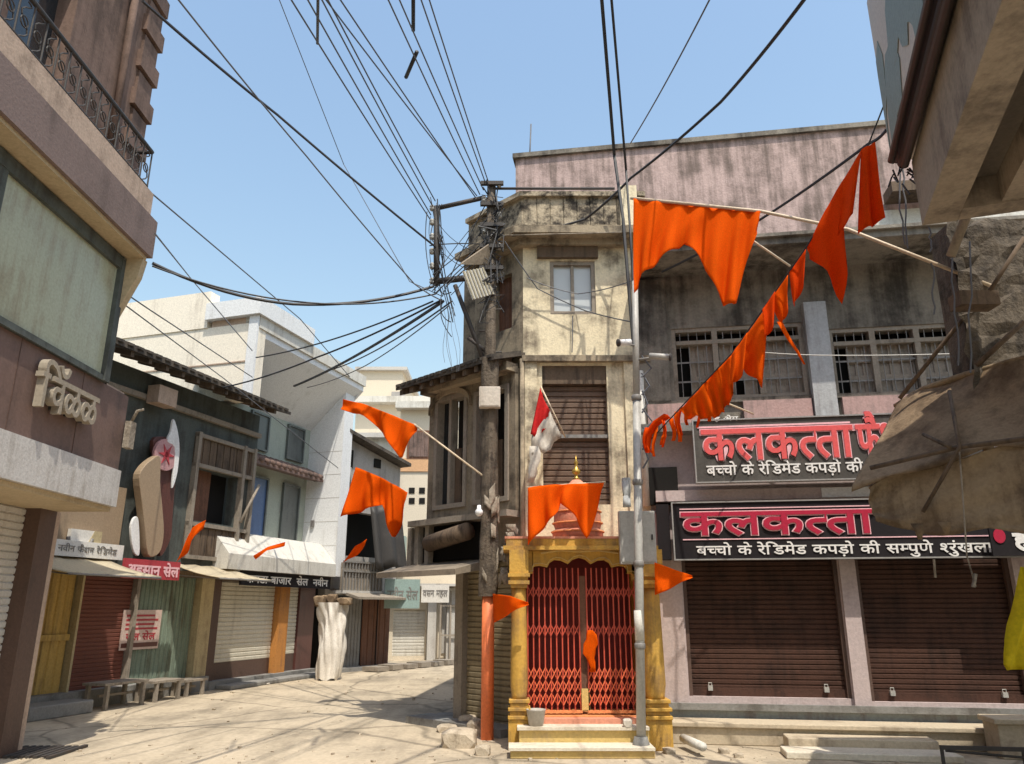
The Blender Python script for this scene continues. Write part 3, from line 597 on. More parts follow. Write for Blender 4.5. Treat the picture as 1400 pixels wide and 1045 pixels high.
fp = MB().tube([S(-.03, .09, 5.0), S(-.03, .09, 3.0)], .05, 10); fp.build('drain_pipe', 'white_dirty', sb)

# stone platform and steps in front of the shops
def platform(name, label, cat, F, parts, loc, group=None):
    t = thing(name, label, cat, loc, group)
    for nm, m, args in parts:
        o = bx(F, *args).build(nm, m, t, bevel=.012)
    return t
platform('shop_platform', 'long worn stone platform in front of the two brown shutters', 'platform', S,
         [('slab', 'stone_tan', (.1, 4.0, .17, .62, .20, .26)), ('base', 'stone_tan', (.12, 3.98, .17, .58, 0, .20))], (4, 10.5, 0))
platform('stone_steps', 'two broad sand coloured stone steps below the middle of the shop platform', 'steps', S,
         [('step', 'stone_tan', (1.45, 3.1, .63, .98, 0, .16)), ('step', 'step_white', (1.35, 3.2, .985, 1.4, 0, .075))], (4, 9.9, 0))
platform('stone_block', 'big square sunlit stone block at the right end of the platform', 'stone block', S,
         [('block', 'stone_tan', (3.72, 6.2, .64, 1.05, 0, .36)), ('cap', 'stone_tan', (3.68, 6.2, .62, 1.08, .36, .42))], (6, 9.9, 0))
rt = thing('metal_railing', 'low brown iron railing in front of the stone block', 'railing', (5.0, 9.2, 0))
a = S.hit(1285, 1022, 1.6); z_r = a[1]; u_r = a[0]
MB().box(S, u_r, u_r + 3, 1.58, 1.62, z_r - .02, z_r + .02).build('top_rail', 'iron_dark', rt)
for k in range(4):
    p = MB().box(S, u_r + k * .8, u_r + k * .8 + .03, 1.585, 1.615, 0, z_r - .02); p.build('post', 'iron_dark', rt)
MB().tube([S(u_r + .05, 1.6, z_r - .03), S(u_r + 2.3, 1.6, .02)], .014, 5).build('brace', 'iron_dark', rt)

# ------------------------------------------------------------------ shop signboards
def signboard(name, label, F, rect, d, board, lets, group=None, tilt=0):
    u0, u1, z0, z1 = rect
    t = thing(name, label, 'signboard', F((u0 + u1) / 2, d, z0), group)
    bx(F, u0, u1, d - .08, d, z0, z1).build('board', board, t)
    f = MB(); e = .018
    f.box(F, u0 - e, u1 + e, d - .09, d + .02, z1, z1 + e).box(F, u0 - e, u1 + e, d - .09, d + .02, z0 - e, z0).box(F, u0 - e, u0, d - .09, d + .02, z0, z1).box(F, u1, u1 + e, d - .09, d + .02, z0, z1)
    f.build('frame', 'steel_frame', t)
    return t
TITLE = 'कलक~तता'
SUB = 'ब~चचाे के रेिडमेड कपड़ाे की'
r_ = S.rect(950, 571, 1345, 657, .45)
up_ = S.hit(950, 571, .45), S.hit(950, 655, .45)
r_ = (S.hit(950, 612, .45)[0], S.hit(1345, 620, .45)[0], S.hit(1050, 657, .45)[1], S.hit(1050, 573, .45)[1])
t = signboard('upper_signboard', 'charcoal shop signboard with coral lettering under the barred windows, half hidden by the tarpaulin', S, r_, .45, 'sign_charcoal', None)
def big(t, F, u0, u1, zb, h, d, mred, s=TITLE):
    lettering(s, F, u0, u1, zb, h, d, 'title_outline', 'letter_pink', t, .012, .024)
    lettering(s, F, u0, u1, zb, h, d + .013, 'title', mred, t, .012, .010)
ua, ub = S.hit(960, 610, .45)[0], S.hit(1166, 610, .45)[0]
zb, zh = S.hit(1060, 627, .45)[1], S.hit(1060, 586, .45)[1]
big(t, S, ua, ub, zb, zh - zb, .452, 'letter_coral')
ux = S.hit(1172, 605, .45)[0]
big(t, S, ux, ux + .75, zb, zh - zb, .452, 'letter_coral', 'फैशन')
MB().box(S, ua - .05, ub, .452, .462, zh + .035, zh + .06).build('rule', 'letter_pink', t)
z2, h2 = S.hit(1060, 648, .45)[1], S.hit(1060, 635, .45)[1]
lettering(SUB, S, S.hit(966, 642, .45)[0], S.hit(1180, 642, .45)[0], z2, h2 - z2, .452, 'subtitle', 'letter_white', t, .01, .0028)
z3 = S.hit(980, 576, .45)[1]
lettering('ह अेग', S, S.hit(976, 573, .45)[0], S.hit(1009, 573, .45)[0], z3, .055, .452, 'small_text', 'letter_white', t, .008, .002)
r_ = (S.hit(921, 720, .35)[0], S.hit(1400, 720, .35)[0] + 1.2, S.hit(1100, 763, .35)[1], S.hit(1060, 686, .35)[1])
t = signboard('lower_signboard', 'long black shop signboard with crimson lettering right above the brown shutters', S, r_, .35, 'sign_black', None)
ua, ub = S.hit(932, 712, .35)[0], S.hit(1193, 712, .35)[0]
zb, zh = S.hit(1060, 730, .35)[1], S.hit(1060, 700, .35)[1]
big(t, S, ua, ub, zb, zh - zb, .352, 'letter_red')
mm = MB().box(S, ua - .02, ub + .02, .352, .36, zh + .05, zh + .065).box(S, ua, r_[1] - .3, .352, .36, zb - .07, zb - .055)
mm.build('rule', 'letter_pink', t)
z2, h2 = S.hit(1150, 757, .35)[1], S.hit(1150, 745, .35)[1]
lettering(SUB + ' स~मपुण^ ~शरुंखला', S, S.hit(952, 748, .35)[0], S.hit(1357, 752, .35)[0], z2, h2 - z2, .352, 'subtitle', 'letter_white', t, .01, .0028)
bx(S, r_[0] - .22, r_[0] - .05, .1, .3, r_[2], r_[3]).build('side_box', 'sign_black', t)
q = S.rect(1165, 672, 1192, 690, .2)
st = thing('sign_shelf', 'pale stained strip of wall boards between the two shop signboards', 'board', S(2, .2, 2.9))
bx(S, .1, 4.6, .1, .22, r_[3] + .05, r_[3] + .20).build('board', 'lilac_wall', st)
bx(S, S.hit(1124, 682, .22)[0], 3.15, .222, .235, r_[3] + .06, r_[3] + .19).build('panel', 'white_paint', st, label='bright white panel at the right end')

# ================================================================== SHRINE
T = Frame(.0, 10.15, 0)
tm = thing('wayside_shrine', 'small yellow shrine with scalloped arch, red lattice gate and pink dome', 'shrine', (.98, 10.3, 0))
uL0, uL1 = T.hit(697, 880)[0], T.hit(722, 880)[0]; uR0, uR1 = T.hit(864, 880)[0], T.hit(906, 880)[0]
zl0, zl1 = T.hit(770, 753)[1], T.hit(770, 741)[1]
zg0 = T.hit(790, 975, -.15)[1]
for (a, bq) in ((uL0, uL1), (uR0 + .1, uR1)):
    c = ((a + bq) / 2, 10.05); hw_ = (bq - a) / 2
    sh = MB().lathe((c[0], c[1], 0), [(hw_ * .82, .55), (hw_ * .82, .6), (hw_ * .95, .72), (hw_ * .9, 1.1), (hw_ * .8, 1.75), (hw_ * .76, 1.86)], 10)
    po = sh.build('pillar', 'temple_yellow', tm)
    F = Frame(c[0], c[1], 0)
    ba = MB().box(F, -hw_ * 1.15, hw_ * 1.15, -hw_, hw_, .0, .34)
    for i, (e, zz) in enumerate(((1.2, .34), (.98, .385), (1.18, .43), (.95, .475), (1.1, .52))): ba.box(F, -hw_ * e, hw_ * e, -hw_ * e, hw_ * e, zz, zz + .043)
    ba.build('base', 'temple_yellow', po, bevel=.008)
    cp = MB()
    for e, zz in ((.9, 1.86), (1.15, 1.905), (.95, 1.95), (1.2, 1.995)): cp.box(F, -hw_ * e, hw_ * e, -hw_ * e, hw_ * e, zz, zz + .044)
    cp.box(F, -hw_ * 1.05, hw_ * 1.05, -hw_, hw_, 2.04, zl0 - .002); cp.build('capital', 'temple_yellow', po)
# arch panel with scallops
au0, au1 = uL1 - .02, uR0 + .12
cxm = (uL1 + uR0) / 2 + .02; half = (uR0 - uL1) / 2 + .02
def arch_line():
    P = []; n = 7
    for k in range(n):                       # scallops along a flattened arc
        a0, a1 = math.pi * k / n, math.pi * (k + 1) / n
        for j in range(5):
            t_ = j / 4; a = lerp(a0, a1, t_); bump_ = .075 * math.sin(math.pi * t_)
            P.append((cxm - (half + bump_) * math.cos(a), 1.95 + (.22 + bump_) * math.sin(a)))
    return P
al = arch_line()
al = [(min(max(x, au0 + .01), au1 - .01), z) for x, z in al]
mb = MB(); top = zl0 - .004
for i in range(len(al) - 1):
    (a0, b0), (a1, b1) = al[i], al[i + 1]
    if abs(a1 - a0) < 1e-4: continue
    mb.add([T(a0, -.12, b0), T(a1, -.12, b1), T(a1, 0, b1), T(a0, 0, b0), T(a0, -.12, top), T(a1, -.12, top), T(a1, 0, top), T(a0, 0, top)],
           [(0, 1, 2, 3), (4, 7, 6, 5), (0, 4, 5, 1), (3, 2, 6, 7), (0, 3, 7, 4), (1, 5, 6, 2)])
mb.build('arch', 'temple_yellow', tm)
rel = MB()
for i in range(len(al) - 1):
    (a0, b0), (a1, b1) = al[i], al[i + 1]; rel.tube([T(a0, .012, b0 + .03), T(a1, .012, b1 + .03)], .006, 5)
rel.tube([T(cxm - .5, .01, 2.30), T(cxm - .25, .01, 2.335), T(cxm, .01, 2.32), T(cxm + .25, .01, 2.335), T(cxm + .5, .01, 2.30)], .014, 5)
rel.build('relief', 'step_yellow', tm)
e0, e1 = T.hit(688, 745)[0], T.hit(852, 745)[0] + .42
rg = MB().box(T, e0, e1, -.75, .17, zl0, zl0 + .05).box(T, e0 + .04, e1 - .04, -.75, .12, zl0 + .05, zl1 + .03)
rg.build('roof_ledge', 'temple_yellow', tm)
bx(T, e0 + .02, e1 - .02, -.75, .13, zl1 + .031, zl1 + .06).build('roof_slab', 'temple_pink', tm)
dc = at_y(790, 735, 10.45); dz = zl1 + .06
ds = (at_y(797, 656, 10.45).z - dz) / .45
dm = MB().lathe((dc.x, 10.45, dz), [(r_2, z_2 * ds) for r_2, z_2 in ((.34, 0), (.34, .06), (.30, .07), (.32, .1), (.315, .18), (.27, .28), (.19, .37), (.09, .43), (.05, .45))], 24)
do = dm.build('dome', 'temple_pink', tm)
rb = MB()
for zz, rr in ((.05, .35), (.115, .332), (.2, .318)):
    rb.tube([(dc.x + rr * math.cos(2 * math.pi * k / 24), 10.45 + rr * math.sin(2 * math.pi * k / 24), dz + zz * ds) for k in range(25)], .012, 5, False)
rb.build('dome_band', 'temple_orange', do)
fz = dz + .45 * ds
MB().lathe((dc.x, 10.45, fz), [(.06, 0), (.03, .03), (.02, .06), (.055, .09), (.06, .12), (.03, .16), (.018, .2), (.03, .23), (.012, .28), (.003, .34)], 12).build('finial', 'brass', tm)
# inner room
bx(T, uL1 - .02, uR0 + .1, -.8, -.76, .2, 2.3).build('back_wall', 'shrine_red', tm)
bx(T, uL0 + .02, uL1 - .02, -.8, -.2, .1, zl0 - .01).build('side_wall', 'temple_yellow', tm)
bx(T, uR0 + .12, uR1, -.8, -.2, .1, zl0 - .01).build('side_wall', 'temple_yellow', tm)
bx(T, uL1 - .02, uR0 + .12, -.76, -.01, .1, zg0 - .02).build('floor', 'temple_orange', tm)
# collapsible gate: two halves of uprights with criss-cross links
gu0, gu1 = uL1 + .0, uR0 + .08; gm = lerp(gu0, gu1, .50); zgt = 2.12; gd = -.16
for (a, bq) in ((gu0, gm - .03), (gm + .07, gu1)):
    f = MB(); n = 9
    xs = [lerp(a, bq, k / n) for k in range(n + 1)]
    for x in xs: f.box(T, x - .008, x + .008, gd - .010, gd + .010, zg0 + .03, zgt)
    go = f.build('gate_leaf', 'gate_red', tm)
    for zz in (zg0 + .16, zg0 + .31, zg0 + .46, zg0 + .98, zg0 + 1.45):
        l = MB()
        for k in range(n):
            for sgn in (1, -1):
                l.tube([T(xs[k], gd + .016 * sgn, zz - .07 * sgn), T(xs[k + 1], gd + .016 * sgn, zz + .07 * sgn)], .009, 4)
        l.build('lattice', 'red_orange' if zz < zg0 + .5 else 'gate_red', go)
    MB().box(T, a - .015, bq + .015, gd - .03, gd + .03, zg0, zg0 + .03).build('gate_rail', 'temple_orange', go)
bx(T, gm - .03, gm + .07, gd - .04, gd - .01, zg0 + .03, zgt - .1).build('gate_post', 'brown_wood', tm)
bx(T, gm - .03, gm + .08, gd - .01, gd + .01, zg0 + .03, zg0 + .28).build('gate_plate', 'step_yellow', tm)
# steps
yst = 9.42
bx(W0, uL1 - .12, uR0 + .1, -(9.99), -(yst + .35), .0, zg0 - .12).build('step', 'step_yellow', tm, bevel=.01)
bx(W0, uL1 - .14, uR0 + .1, -(10.0), -(yst + .31), zg0 - .12, zg0 - .085).build('tread', 'step_white', tm)
bx(W0, uL1 - .22, uR0 + .1, -(yst + .35), -yst, .0, .085).build('step', 'step_yellow', tm, bevel=.01)
bx(W0, uL1 - .24, uR0 + .1, -(yst + .352), -(yst - .03), .085, .115).build('tread', 'step_white', tm)
bx(W0, uL1 - .1, uR0 + .1, -10.2, -9.99, .0, zg0 - .03).build('threshold', 'temple_pink', tm)
# things at the shrine
p = at_y(733, 995, 9.85)
bk = MB().lathe((p.x, 9.85, zg0 - .085), [(.085, 0), (.115, .17), (.122, .18), (.112, .182), (.08, .02)], 16)
tag(bk.build('bucket', 'bucket_grey'), 'small grey bucket on the left of the shrine step', 'bucket')
gt = MB(); c0 = T(gm + .10, gd + .05, zg0 + .98)
rows = []
for i in range(10):
    tt = i / 9; wd = .03 + .05 * math.sin(math.pi * min(1, tt * 1.3)) + .012 * (i % 2)
    rows.append([c0 + Vector((lerp(-wd, wd, j / 5) + .02 * math.sin(i), .02 * math.sin(3 * j + i) - .02, -.50 * tt)) for j in range(6)])
gt.grid(rows); tag(gt.build('offering_cloth', 'orange_cloth', solid=.006), 'bright orange cloth knotted on the shrine gate', 'cloth')
p = at_y(858, 1000, 9.8)
tag(MB().rock((p.x, 9.78, zg0 - .085), .07, .9, 5).build('paper_packet', 'white_cloth'), 'crumpled white packet on the right of the shrine step', 'packet')
# utility cabinet beside the shrine dome
q = W0.rect(846, 748, 896, 845, -10.0)
ub_ = thing('utility_cabinet', 'pale grey metal cabinet fixed behind the thin pole beside the shrine', 'cabinet', (1.75, 10.0, 2.3))
cz0, cz1 = at_y(870, 772, 10.0).z, at_y(870, 700, 10.0).z; cx0, cx1 = at_y(846, 740, 10).x, at_y(895, 740, 10).x
bx(W0, cx0, cx1, -10.02, -9.9, cz0, cz1).build('body', 'galvanised', ub_, bevel=.008)
bx(W0, cx0 + .02, cx1 - .02, -9.9, -9.888, cz0 + .03, cz1 - .03).build('door', 'galvanised', ub_)
bx(W0, cx1 - .06, cx1 - .04, -9.888, -9.87, lerp(cz0, cz1, .45), lerp(cz0, cz1, .55)).build('latch', 'iron_dark', ub_)
# ================================================================== POLES
PY = 10.75
pb = at_z(666, 1012, 0); pb.y = PY; pb.x = at_y(666, 1010, PY).x
pt_ = at_y(672, 255, PY)
up = thing('utility_pole', 'old utility pole with ragged wrapped shaft, orange painted foot and a tangle of wires', 'pole', (pb.x, PY, 0))
def pole_at(z): return Vector((lerp(pb.x, pt_.x, z / pt_.z), PY, z))
zo = at_y(667, 800, PY).z; zw = at_y(672, 500, PY).z
MB().tube([pole_at(z) for z in (0, zo)], .085, 12).build('painted_foot', 'orange_paint', up)
MB().tube([pole_at(z) for z in (zo, zw, pt_.z)], [.095, .085, .07], 12).build('shaft', 'pole_wood', up)
wr = MB(); rows = []; rnd = random.Random(3)
for i in range(26):
    z = lerp(zo - .15, zw + .1, i / 25); r = .122 + rnd.uniform(-.005, .005); c = pole_at(z)
    rows.append([c + Vector((math.cos(2 * math.pi * k / 16), math.sin(2 * math.pi * k / 16), 0)) * (r + .016 * math.sin(5 * k + .3 * i) + rnd.uniform(-.008, .012)) for k in range(17)])
for rw in rows: rw[16] = rw[0].copy()
wr.grid(rows); wr.build('wrapping', 'pole_wood', up, merge=True)
rag = MB()
for i in range(8):
    z = rnd.uniform(zo + .1, zo + 1.3); c = pole_at(z); a = rnd.uniform(-2.3, -.1); wd = rnd.uniform(.25, .7); hh = rnd.uniform(.10, .3); sk = rnd.uniform(-.12, .12)
    rag.grid([[c + Vector((math.cos(a + wd * (k - .5)), math.sin(a + wd * (k - .5)), 0)) * (.146 + (.02 * v * v * rnd.random())) + Vector((0, 0, -hh * v * (1 - .4 * rnd.random() * k) + sk * k)) for k in (0, .25, .5, .75, 1)] for v in (0, .35, .7, 1)])
for i in range(7):
    z = rnd.uniform(zo + .1, zo + .85); c = pole_at(z) + Vector((.15 + rnd.uniform(0, .10), -.10, 0)); wd = rnd.uniform(.06, .14); hh = rnd.uniform(.10, .25)
    rag.grid([[c + Vector((wd * k + .02 * math.sin(5 * v + i), -.03 * v * k + rnd.uniform(-.02, .02), -hh * v * rnd.uniform(.7, 1.2))) for k in (0, .33, .66, 1)] for v in (0, .33, .66, 1)])
rag.build('torn_paper', 'ragged_paper', up, solid=.004)
# cross arm frame at the top left
fa = MB()
A = at_y(597, 285, PY); B = at_y(664, 270, PY); Cc = at_y(597, 385, PY); Dd = at_y(640, 378, PY)
fa.tube([A, B], .038, 6).tube([A + Vector((0, 0, .03)), Cc - Vector((0, 0, .06))], .05, 6).tube([Cc, Dd + Vector((.2, 0, 0))], .05, 6)
fr_ = fa.build('crossarm_frame', 'iron_dark', up)
br = MB().tube([at_y(622, 390, PY), at_y(660, 490, PY)], .035, 6).tube([at_y(640, 462, PY), at_y(664, 480, PY)], .03, 6)
br.build('brace', 'iron_dark', up)
ins = MB()
for k in range(6):
    p = lerp(A, Cc, k / 5); ins.lathe((p.x - .07, PY, p.z - .04), [(.03, 0), (.045, .03), (.03, .05), (.045, .07), (.02, .1)], 8)
for k in range(5):
    p = lerp(pt_, at_y(672, 340, PY), k / 4); ins.lathe((p.x + .12 * (-1) ** k, PY - .05, p.z - .04), [(.03, 0), (.045, .03), (.03, .05), (.045, .07), (.02, .1)], 8)
ins.build('insulator_rack', 'galvanised', up)
bars = MB()
for k in range(5):
    z = lerp(pt_.z, at_y(672, 370, PY).z, k / 4); c = pole_at(z); bars.box(W0, c.x - .17, c.x + .19, -PY + .06, -PY + .12, z - .03, z + .03)
bars.tube([at_y(676, 258, PY), at_y(840, 258, 11.2)], .022, 6)
bars.build('crossbar', 'iron_dark', up)
# step pegs
pg = MB()
for k in range(6):
    c = pole_at(lerp(zw + .2, zw + 1.9, k / 5)); pg.tube([c, c + Vector((-.17 if k % 2 else .17, -.02, 0))], .014, 5)
pg.build('step_peg', 'iron_dark', up)
# tangle of cables round the frame
tg = MB(); rnd = random.Random(8)
for k in range(34):
    a = Vector(rnd.choice([A, Cc, lerp(A, Cc, .5), at_y(612, 405, PY)])) + Vector((rnd.uniform(-.15, .1), rnd.uniform(-.1, .1), rnd.uniform(-.25, .2)))
    b_ = Vector(rnd.choice([pole_at(pt_.z - 1.2), pole_at(pt_.z - .3), Cc, at_y(620, 440, PY), at_y(600, 330, PY)])) + Vector((rnd.uniform(-.1, .1), rnd.uniform(-.1, .1), rnd.uniform(-.25, .25)))
    m_ = lerp(a, b_, .5) + Vector((rnd.uniform(-.25, .2), rnd.uniform(-.12, .12), rnd.uniform(-.4, .1)))
    tg.tube([lerp(lerp(a, m_, t), lerp(m_, b_, t), t) for t in [i / 9 for i in range(10)]], rnd.choice([.006, .009, .011]), 4)
for k in range(30):
    c = pole_at(rnd.uniform(zw + .9, pt_.z)); p = [c + Vector((rnd.uniform(-.2, .22), rnd.uniform(-.2, .05), rnd.uniform(-.35, .2))) for _ in range(4)]
    tg.tube([along(p, i / 9) for i in range(10)], rnd.choice([.006, .01, .014]), 4)
tag(tg.build('cable_tangle', 'wire_black'), 'knotted tangle of black cables round the cross arm of the utility pole', 'cables')
ht = MB()
for k in range(5):
    a = at_y(606 + k * 4, 420, PY - .1); b_ = at_y(610 + k * 4 + rnd.uniform(-4, 6), 505 + rnd.uniform(-12, 8), PY - .1)
    ht.tube([lerp(a, b_, i / 6) + Vector((.03 * math.sin(i + k), 0, 0)) for i in range(7)], .004, 4)
tag(ht.build('loose_strands', 'wire_grey'), 'thin loose wire ends hanging below the cable tangle', 'wires')
# street lamp and box on the pole
la = thing('street_lamp', 'slanting ribbed street lamp with small tin hood on the utility pole', 'street lamp', pole_at(6.2) + Vector((-.1, -.2, 0)))
ly = PY - .28
P4 = [at_y(632, 372, ly), at_y(662, 366, ly + .18), at_y(676, 402, ly + .18), at_y(646, 410, ly)]
MB().prism(P4, (0, .09, .03)).build('housing', 'galvanised', la)
rb = MB()
for k in range(7):
    t = (k + .5) / 7; a, b_ = lerp(P4[0], P4[1], t), lerp(P4[3], P4[2], t); rb.tube([a + Vector((0, -.012, 0)), b_ + Vector((0, -.012, 0))], .014, 5)
rb.build('lens_rib', 'lamp_lens', la)
hd = [at_y(629, 362, ly), at_y(668, 335, ly + .1), at_y(672, 362, ly + .25)]
MB().prism(hd, (0, .02, .03)).build('hood', 'beam_tan', la)
MB().tube([at_y(660, 385, ly + .2), pole_at(at_y(668, 385, PY).z)], .025, 6).build('arm', 'iron_dark', la)
q = W0.rect(655, 529, 684, 557, -(PY - .2))
jb = thing('junction_box', 'pale beige square box high on the utility pole', 'electric box', Vector(((q[0] + q[1]) / 2, PY - .2, q[2])))
bx(W0, q[0], q[1], -(PY - .1), -(PY - .22), q[2], q[3]).build('body', 'box_beige', jb, bevel=.008)
bx(W0, q[0] + .02, q[1] - .02, -(PY - .22), -(PY - .228), q[2] + .02, q[3] - .02).build('door', 'box_beige', jb)
bx(W0, lerp(q[0], q[1], .42), lerp(q[0], q[1], .58), -(PY - .12), -(PY - .04), q[2] + .05, q[3] - .05).build('bracket', 'iron_grey', jb)
tag(MB().lathe((at_y(655, 703, PY - .16).x, PY - .2, at_y(655, 706, PY - .2).z), [(.02, 0), (.05, .03), (.055, .07), (.03, .1), (.025, .15)], 12).build('light_bulb', 'white_paint'), 'single white bulb on the side of the utility pole', 'bulb')

# thin pole by the shrine
QY = 9.62
q0 = at_z(875, 1038, 0); q0 = at_y(877, 1030, QY); q0.z = 0; q1 = at_y(868, 385, QY)
tp = thing('thin_pole', 'thin grey steel pole standing in front of the right shrine pillar', 'pole', (q0.x, QY, 0))
def thin_at(z): return Vector((lerp(q0.x, q1.x, z / q1.z), QY, z))
MB().tube([thin_at(0), thin_at(2.0), thin_at(4.2)], [.055, .053, .05], 14).build('lower_tube', 'galvanised', tp)
MB().tube([thin_at(4.2), thin_at(q1.z)], [.045, .04], 12).build('upper_tube', 'galvanised', tp)
MB().lathe(thin_at(0), [(.1, 0), (.1, .12), (.075, .2)], 14).build('foot', 'slab_grey', tp)
cl = MB()
for z in (1.15, 2.1, 3.1, 4.2): cl.lathe(thin_at(z), [(.058, 0), (.066, .01), (.066, .06), (.058, .07)], 14)
cl.build('clamp', 'iron_grey', tp)
bt = MB().lathe(thin_at(1.25), [(.057, 0), (.057, .34)], 14); bt.build('pale_band', 'white_dirty', tp)
def cctv(label, px, py, dx, ln, mm):
    c = at_y(px, py, QY - .1); t = thing('security_camera', label, 'camera', c)
    d = Vector((dx, -.35, -.18)).normalized(); e = c + d * ln
    MB().tube([c, e], .042, 12).build('body', mm, t)
    MB().tube([e, e + d * .02], .05, 12).build('lens_hood', 'iron_dark', t)
    MB().tube([c + d * .05 + Vector((0, 0, -.02)), thin_at(c.z - .02)], .016, 6).build('bracket', 'iron_grey', t)
cctv('white security camera aimed left, on the thin pole', 862, 468, -1, .17, 'white_paint')
cctv('grey bullet security camera aimed right, on the thin pole', 888, 487, 1, .26, 'galvanised')
bb = MB(); c = thin_at(at_y(870, 690, QY).z)
rows = [[c + Vector((-.17 + .07 * math.cos(j * .9), -.08 - .04 * math.sin(j * 1.3 + i), .32 - .36 * i / 6)) + Vector((.06 * j / 5, 0, 0)) for j in range(6)] for i in range(7)]
bb.grid(rows); tag(bb.build('plastic_bag', 'bluish_paint', solid=.008), 'blue and white plastic wrapper tied to the thin pole', 'bag')
cb_ = MB()
for k in range(6):
    z = lerp(3.3, 4.5, k / 5); cb_.tube([thin_at(z) + Vector((.06, -.05, 0)), thin_at(z + .12) + Vector((.13 + .03 * (k % 3), -.06, 0)), thin_at(z + .3) + Vector((.07, -.03, 0))], .012, 5)
tag(cb_.build('cable_loops', 'wire_grey'), 'loops of grey cable tied along the thin pole', 'cables')

# ================================================================== NEAR LEFT BUILDING
N = Frame(-5.0, 9.75, 90)
nb = thing('left_corner_building', 'tall brown clad shop building close on the left with balcony and green tinted glazing', 'building', (-7, 4, 0))
UB = -26  # near end runs on unseen behind the camera, lengthened to block sky light
zb0, zb1 = 2.84, 3.30
zs1 = 4.28
wallx = -.72
bx(N, UB, -.02, -6, wallx - .06, 2.9, 6.3).build('core', 'pink_brown_wall', nb)
bx(N, UB, 0, wallx, 0, zb0, zb1).build('fascia', 'fascia_white', nb)
bx(N, UB, -.01, wallx, -.04, zb1, zs1).build('cladding', 'brown_cladding', nb)
gv = MB()
for k in range(8): gv.box(N, -1.1 - k * 1.2, -1.09 - k * 1.2, -.04, -.034, zb1, zs1)
gv.build('cladding_joint', 'pillar_brown', nb)
bx(N, UB, -.02, -6, -.06, zb0 - .06, zb0 - .002).build('soffit', 'soffit_tan', nb)
# ground floor: ribbed shutter and brown pillar
q = N.hit(28, 860, wallx)
pu = N.hit(45, 860, wallx)[0]
bx(N, pu - .24, pu + .10, wallx - .25, wallx + .0, 0, zb0 - .06).build('pillar', 'pillar_brown', nb)
bx(N, pu + .10, pu + .22, wallx - .3, wallx - .02, 0, zb0 - .06).build('pillar_edge', 'ledge_tan', nb)
s_ = MB().corrug(N, pu - 3.4, pu - .245, wallx - .2, .18, zb0 - .06, .085, .02).build('rolling_shutter', 'ribbed_metal', nb)
bx(N, pu - 3.4, pu - .245, wallx - .22, wallx - .1, .0, .18).build('sill', 'slab_grey', nb)
bx(N, UB, pu - 3.4, wallx - .25, wallx - .05, 0, zb0 - .06).build('pillar', 'pillar_brown', nb)
bx(N, pu + .22, -.02, -6, wallx - .25, 0, zb0 - .06).build('rear_wall', 'ledge_tan', nb)
# glazing
zg1 = 5.93; du = N.hit(152, 440, 0)[0]
bx(N, UB, du, -.06, -.03, zs1, zg1).build('glazing', 'green_glass', nb, label='large green tinted glass panel above the brown fascia')
m_ = MB()
for uu in (du - 2.35, du - 6.0): m_.box(N, uu - .09, uu + .09, -.10, .01, zs1, zg1)
m_.box(N, du, du + .12, -.10, .03, zs1, zg1).box(N, UB, du, -.10, .01, zs1, zs1 + .07).box(N, UB, du, -.10, .02, zg1 - .16, zg1)
m_.build('mullion', 'green_front', nb)
bx(N, du + .12, du + .30, -.3, -.1, zs1, zg1).build('pane', 'dark_glass', nb)
bx(N, UB, -.02, -.6, -.1, zs1, zs1 + .05).build('ledge', 'ledge_tan', nb)
bx(N, UB, du - 2.45, -.029, -.015, zs1 + .1, zg1 - .2).build('side_pane', 'dark_glass', nb)
# balcony
bu = -.58; bo = .30
bb0, bb1 = 6.0, 6.52
bx(N, UB, bu, -.5, bo, bb0, bb1).build('balcony_front', 'balcony_slab', nb)
bx(N, UB, bu - .06, -.5, bo - .05, bb0 - .05, bb0 - .002).build('balcony_soffit', 'soffit_tan', nb)
bx(N, UB, bu - .04, -.4, bo - .09, bb1, bb1 + .40).build('balcony_ledge', 'ledge_tan', nb)
MB().prism([N(bu - .12, -.5, bb0 - .05), N(bu - .12, bo - .06, bb0 - .05), N(bu - .12, bo - .1, bb0 - .30), N(bu - .12, -.06, bb0 - .95), N(bu - .12, -.5, bb0 - 1.2)], (0, .12, 0)).build('balcony_bracket', 'soffit_tan', nb)
rt = bb1 + .40
rl = MB().tube([N(UB, bo - .16, rt + .60), N(bu - .1, bo - .16, rt + .60), N(bu - .1, -.14, rt + .60)], .028, 8).tube([N(UB, bo - .16, rt + .08), N(bu - .1, bo - .16, rt + .08)], .015, 6)
ro = rl.build('railing', 'iron_dark', nb)
bl = MB(); uu = bu - .1; k = 0
while uu > -9:
    bl.tube([N(uu, bo - .16, rt), N(uu, bo - .16, rt + .60)], .011, 5)
    c = N(uu - .11, bo - .16, rt + .30)
    pts = [c + Vector((0, .075 * math.sin(4 * math.pi * t / 14) * (1 - .3 * abs(t - 7) / 7), .24 * math.cos(math.pi * t / 14))) for t in range(15)]
    bl.tube(pts, .009, 5); bl.tube([c + Vector((0, .06 * math.cos(2 * math.pi * t / 10), .06 * math.sin(2 * math.pi * t / 10))) for t in range(11)], .008, 5)
    uu -= .22; k += 1
bl.build('baluster', 'iron_dark', ro)
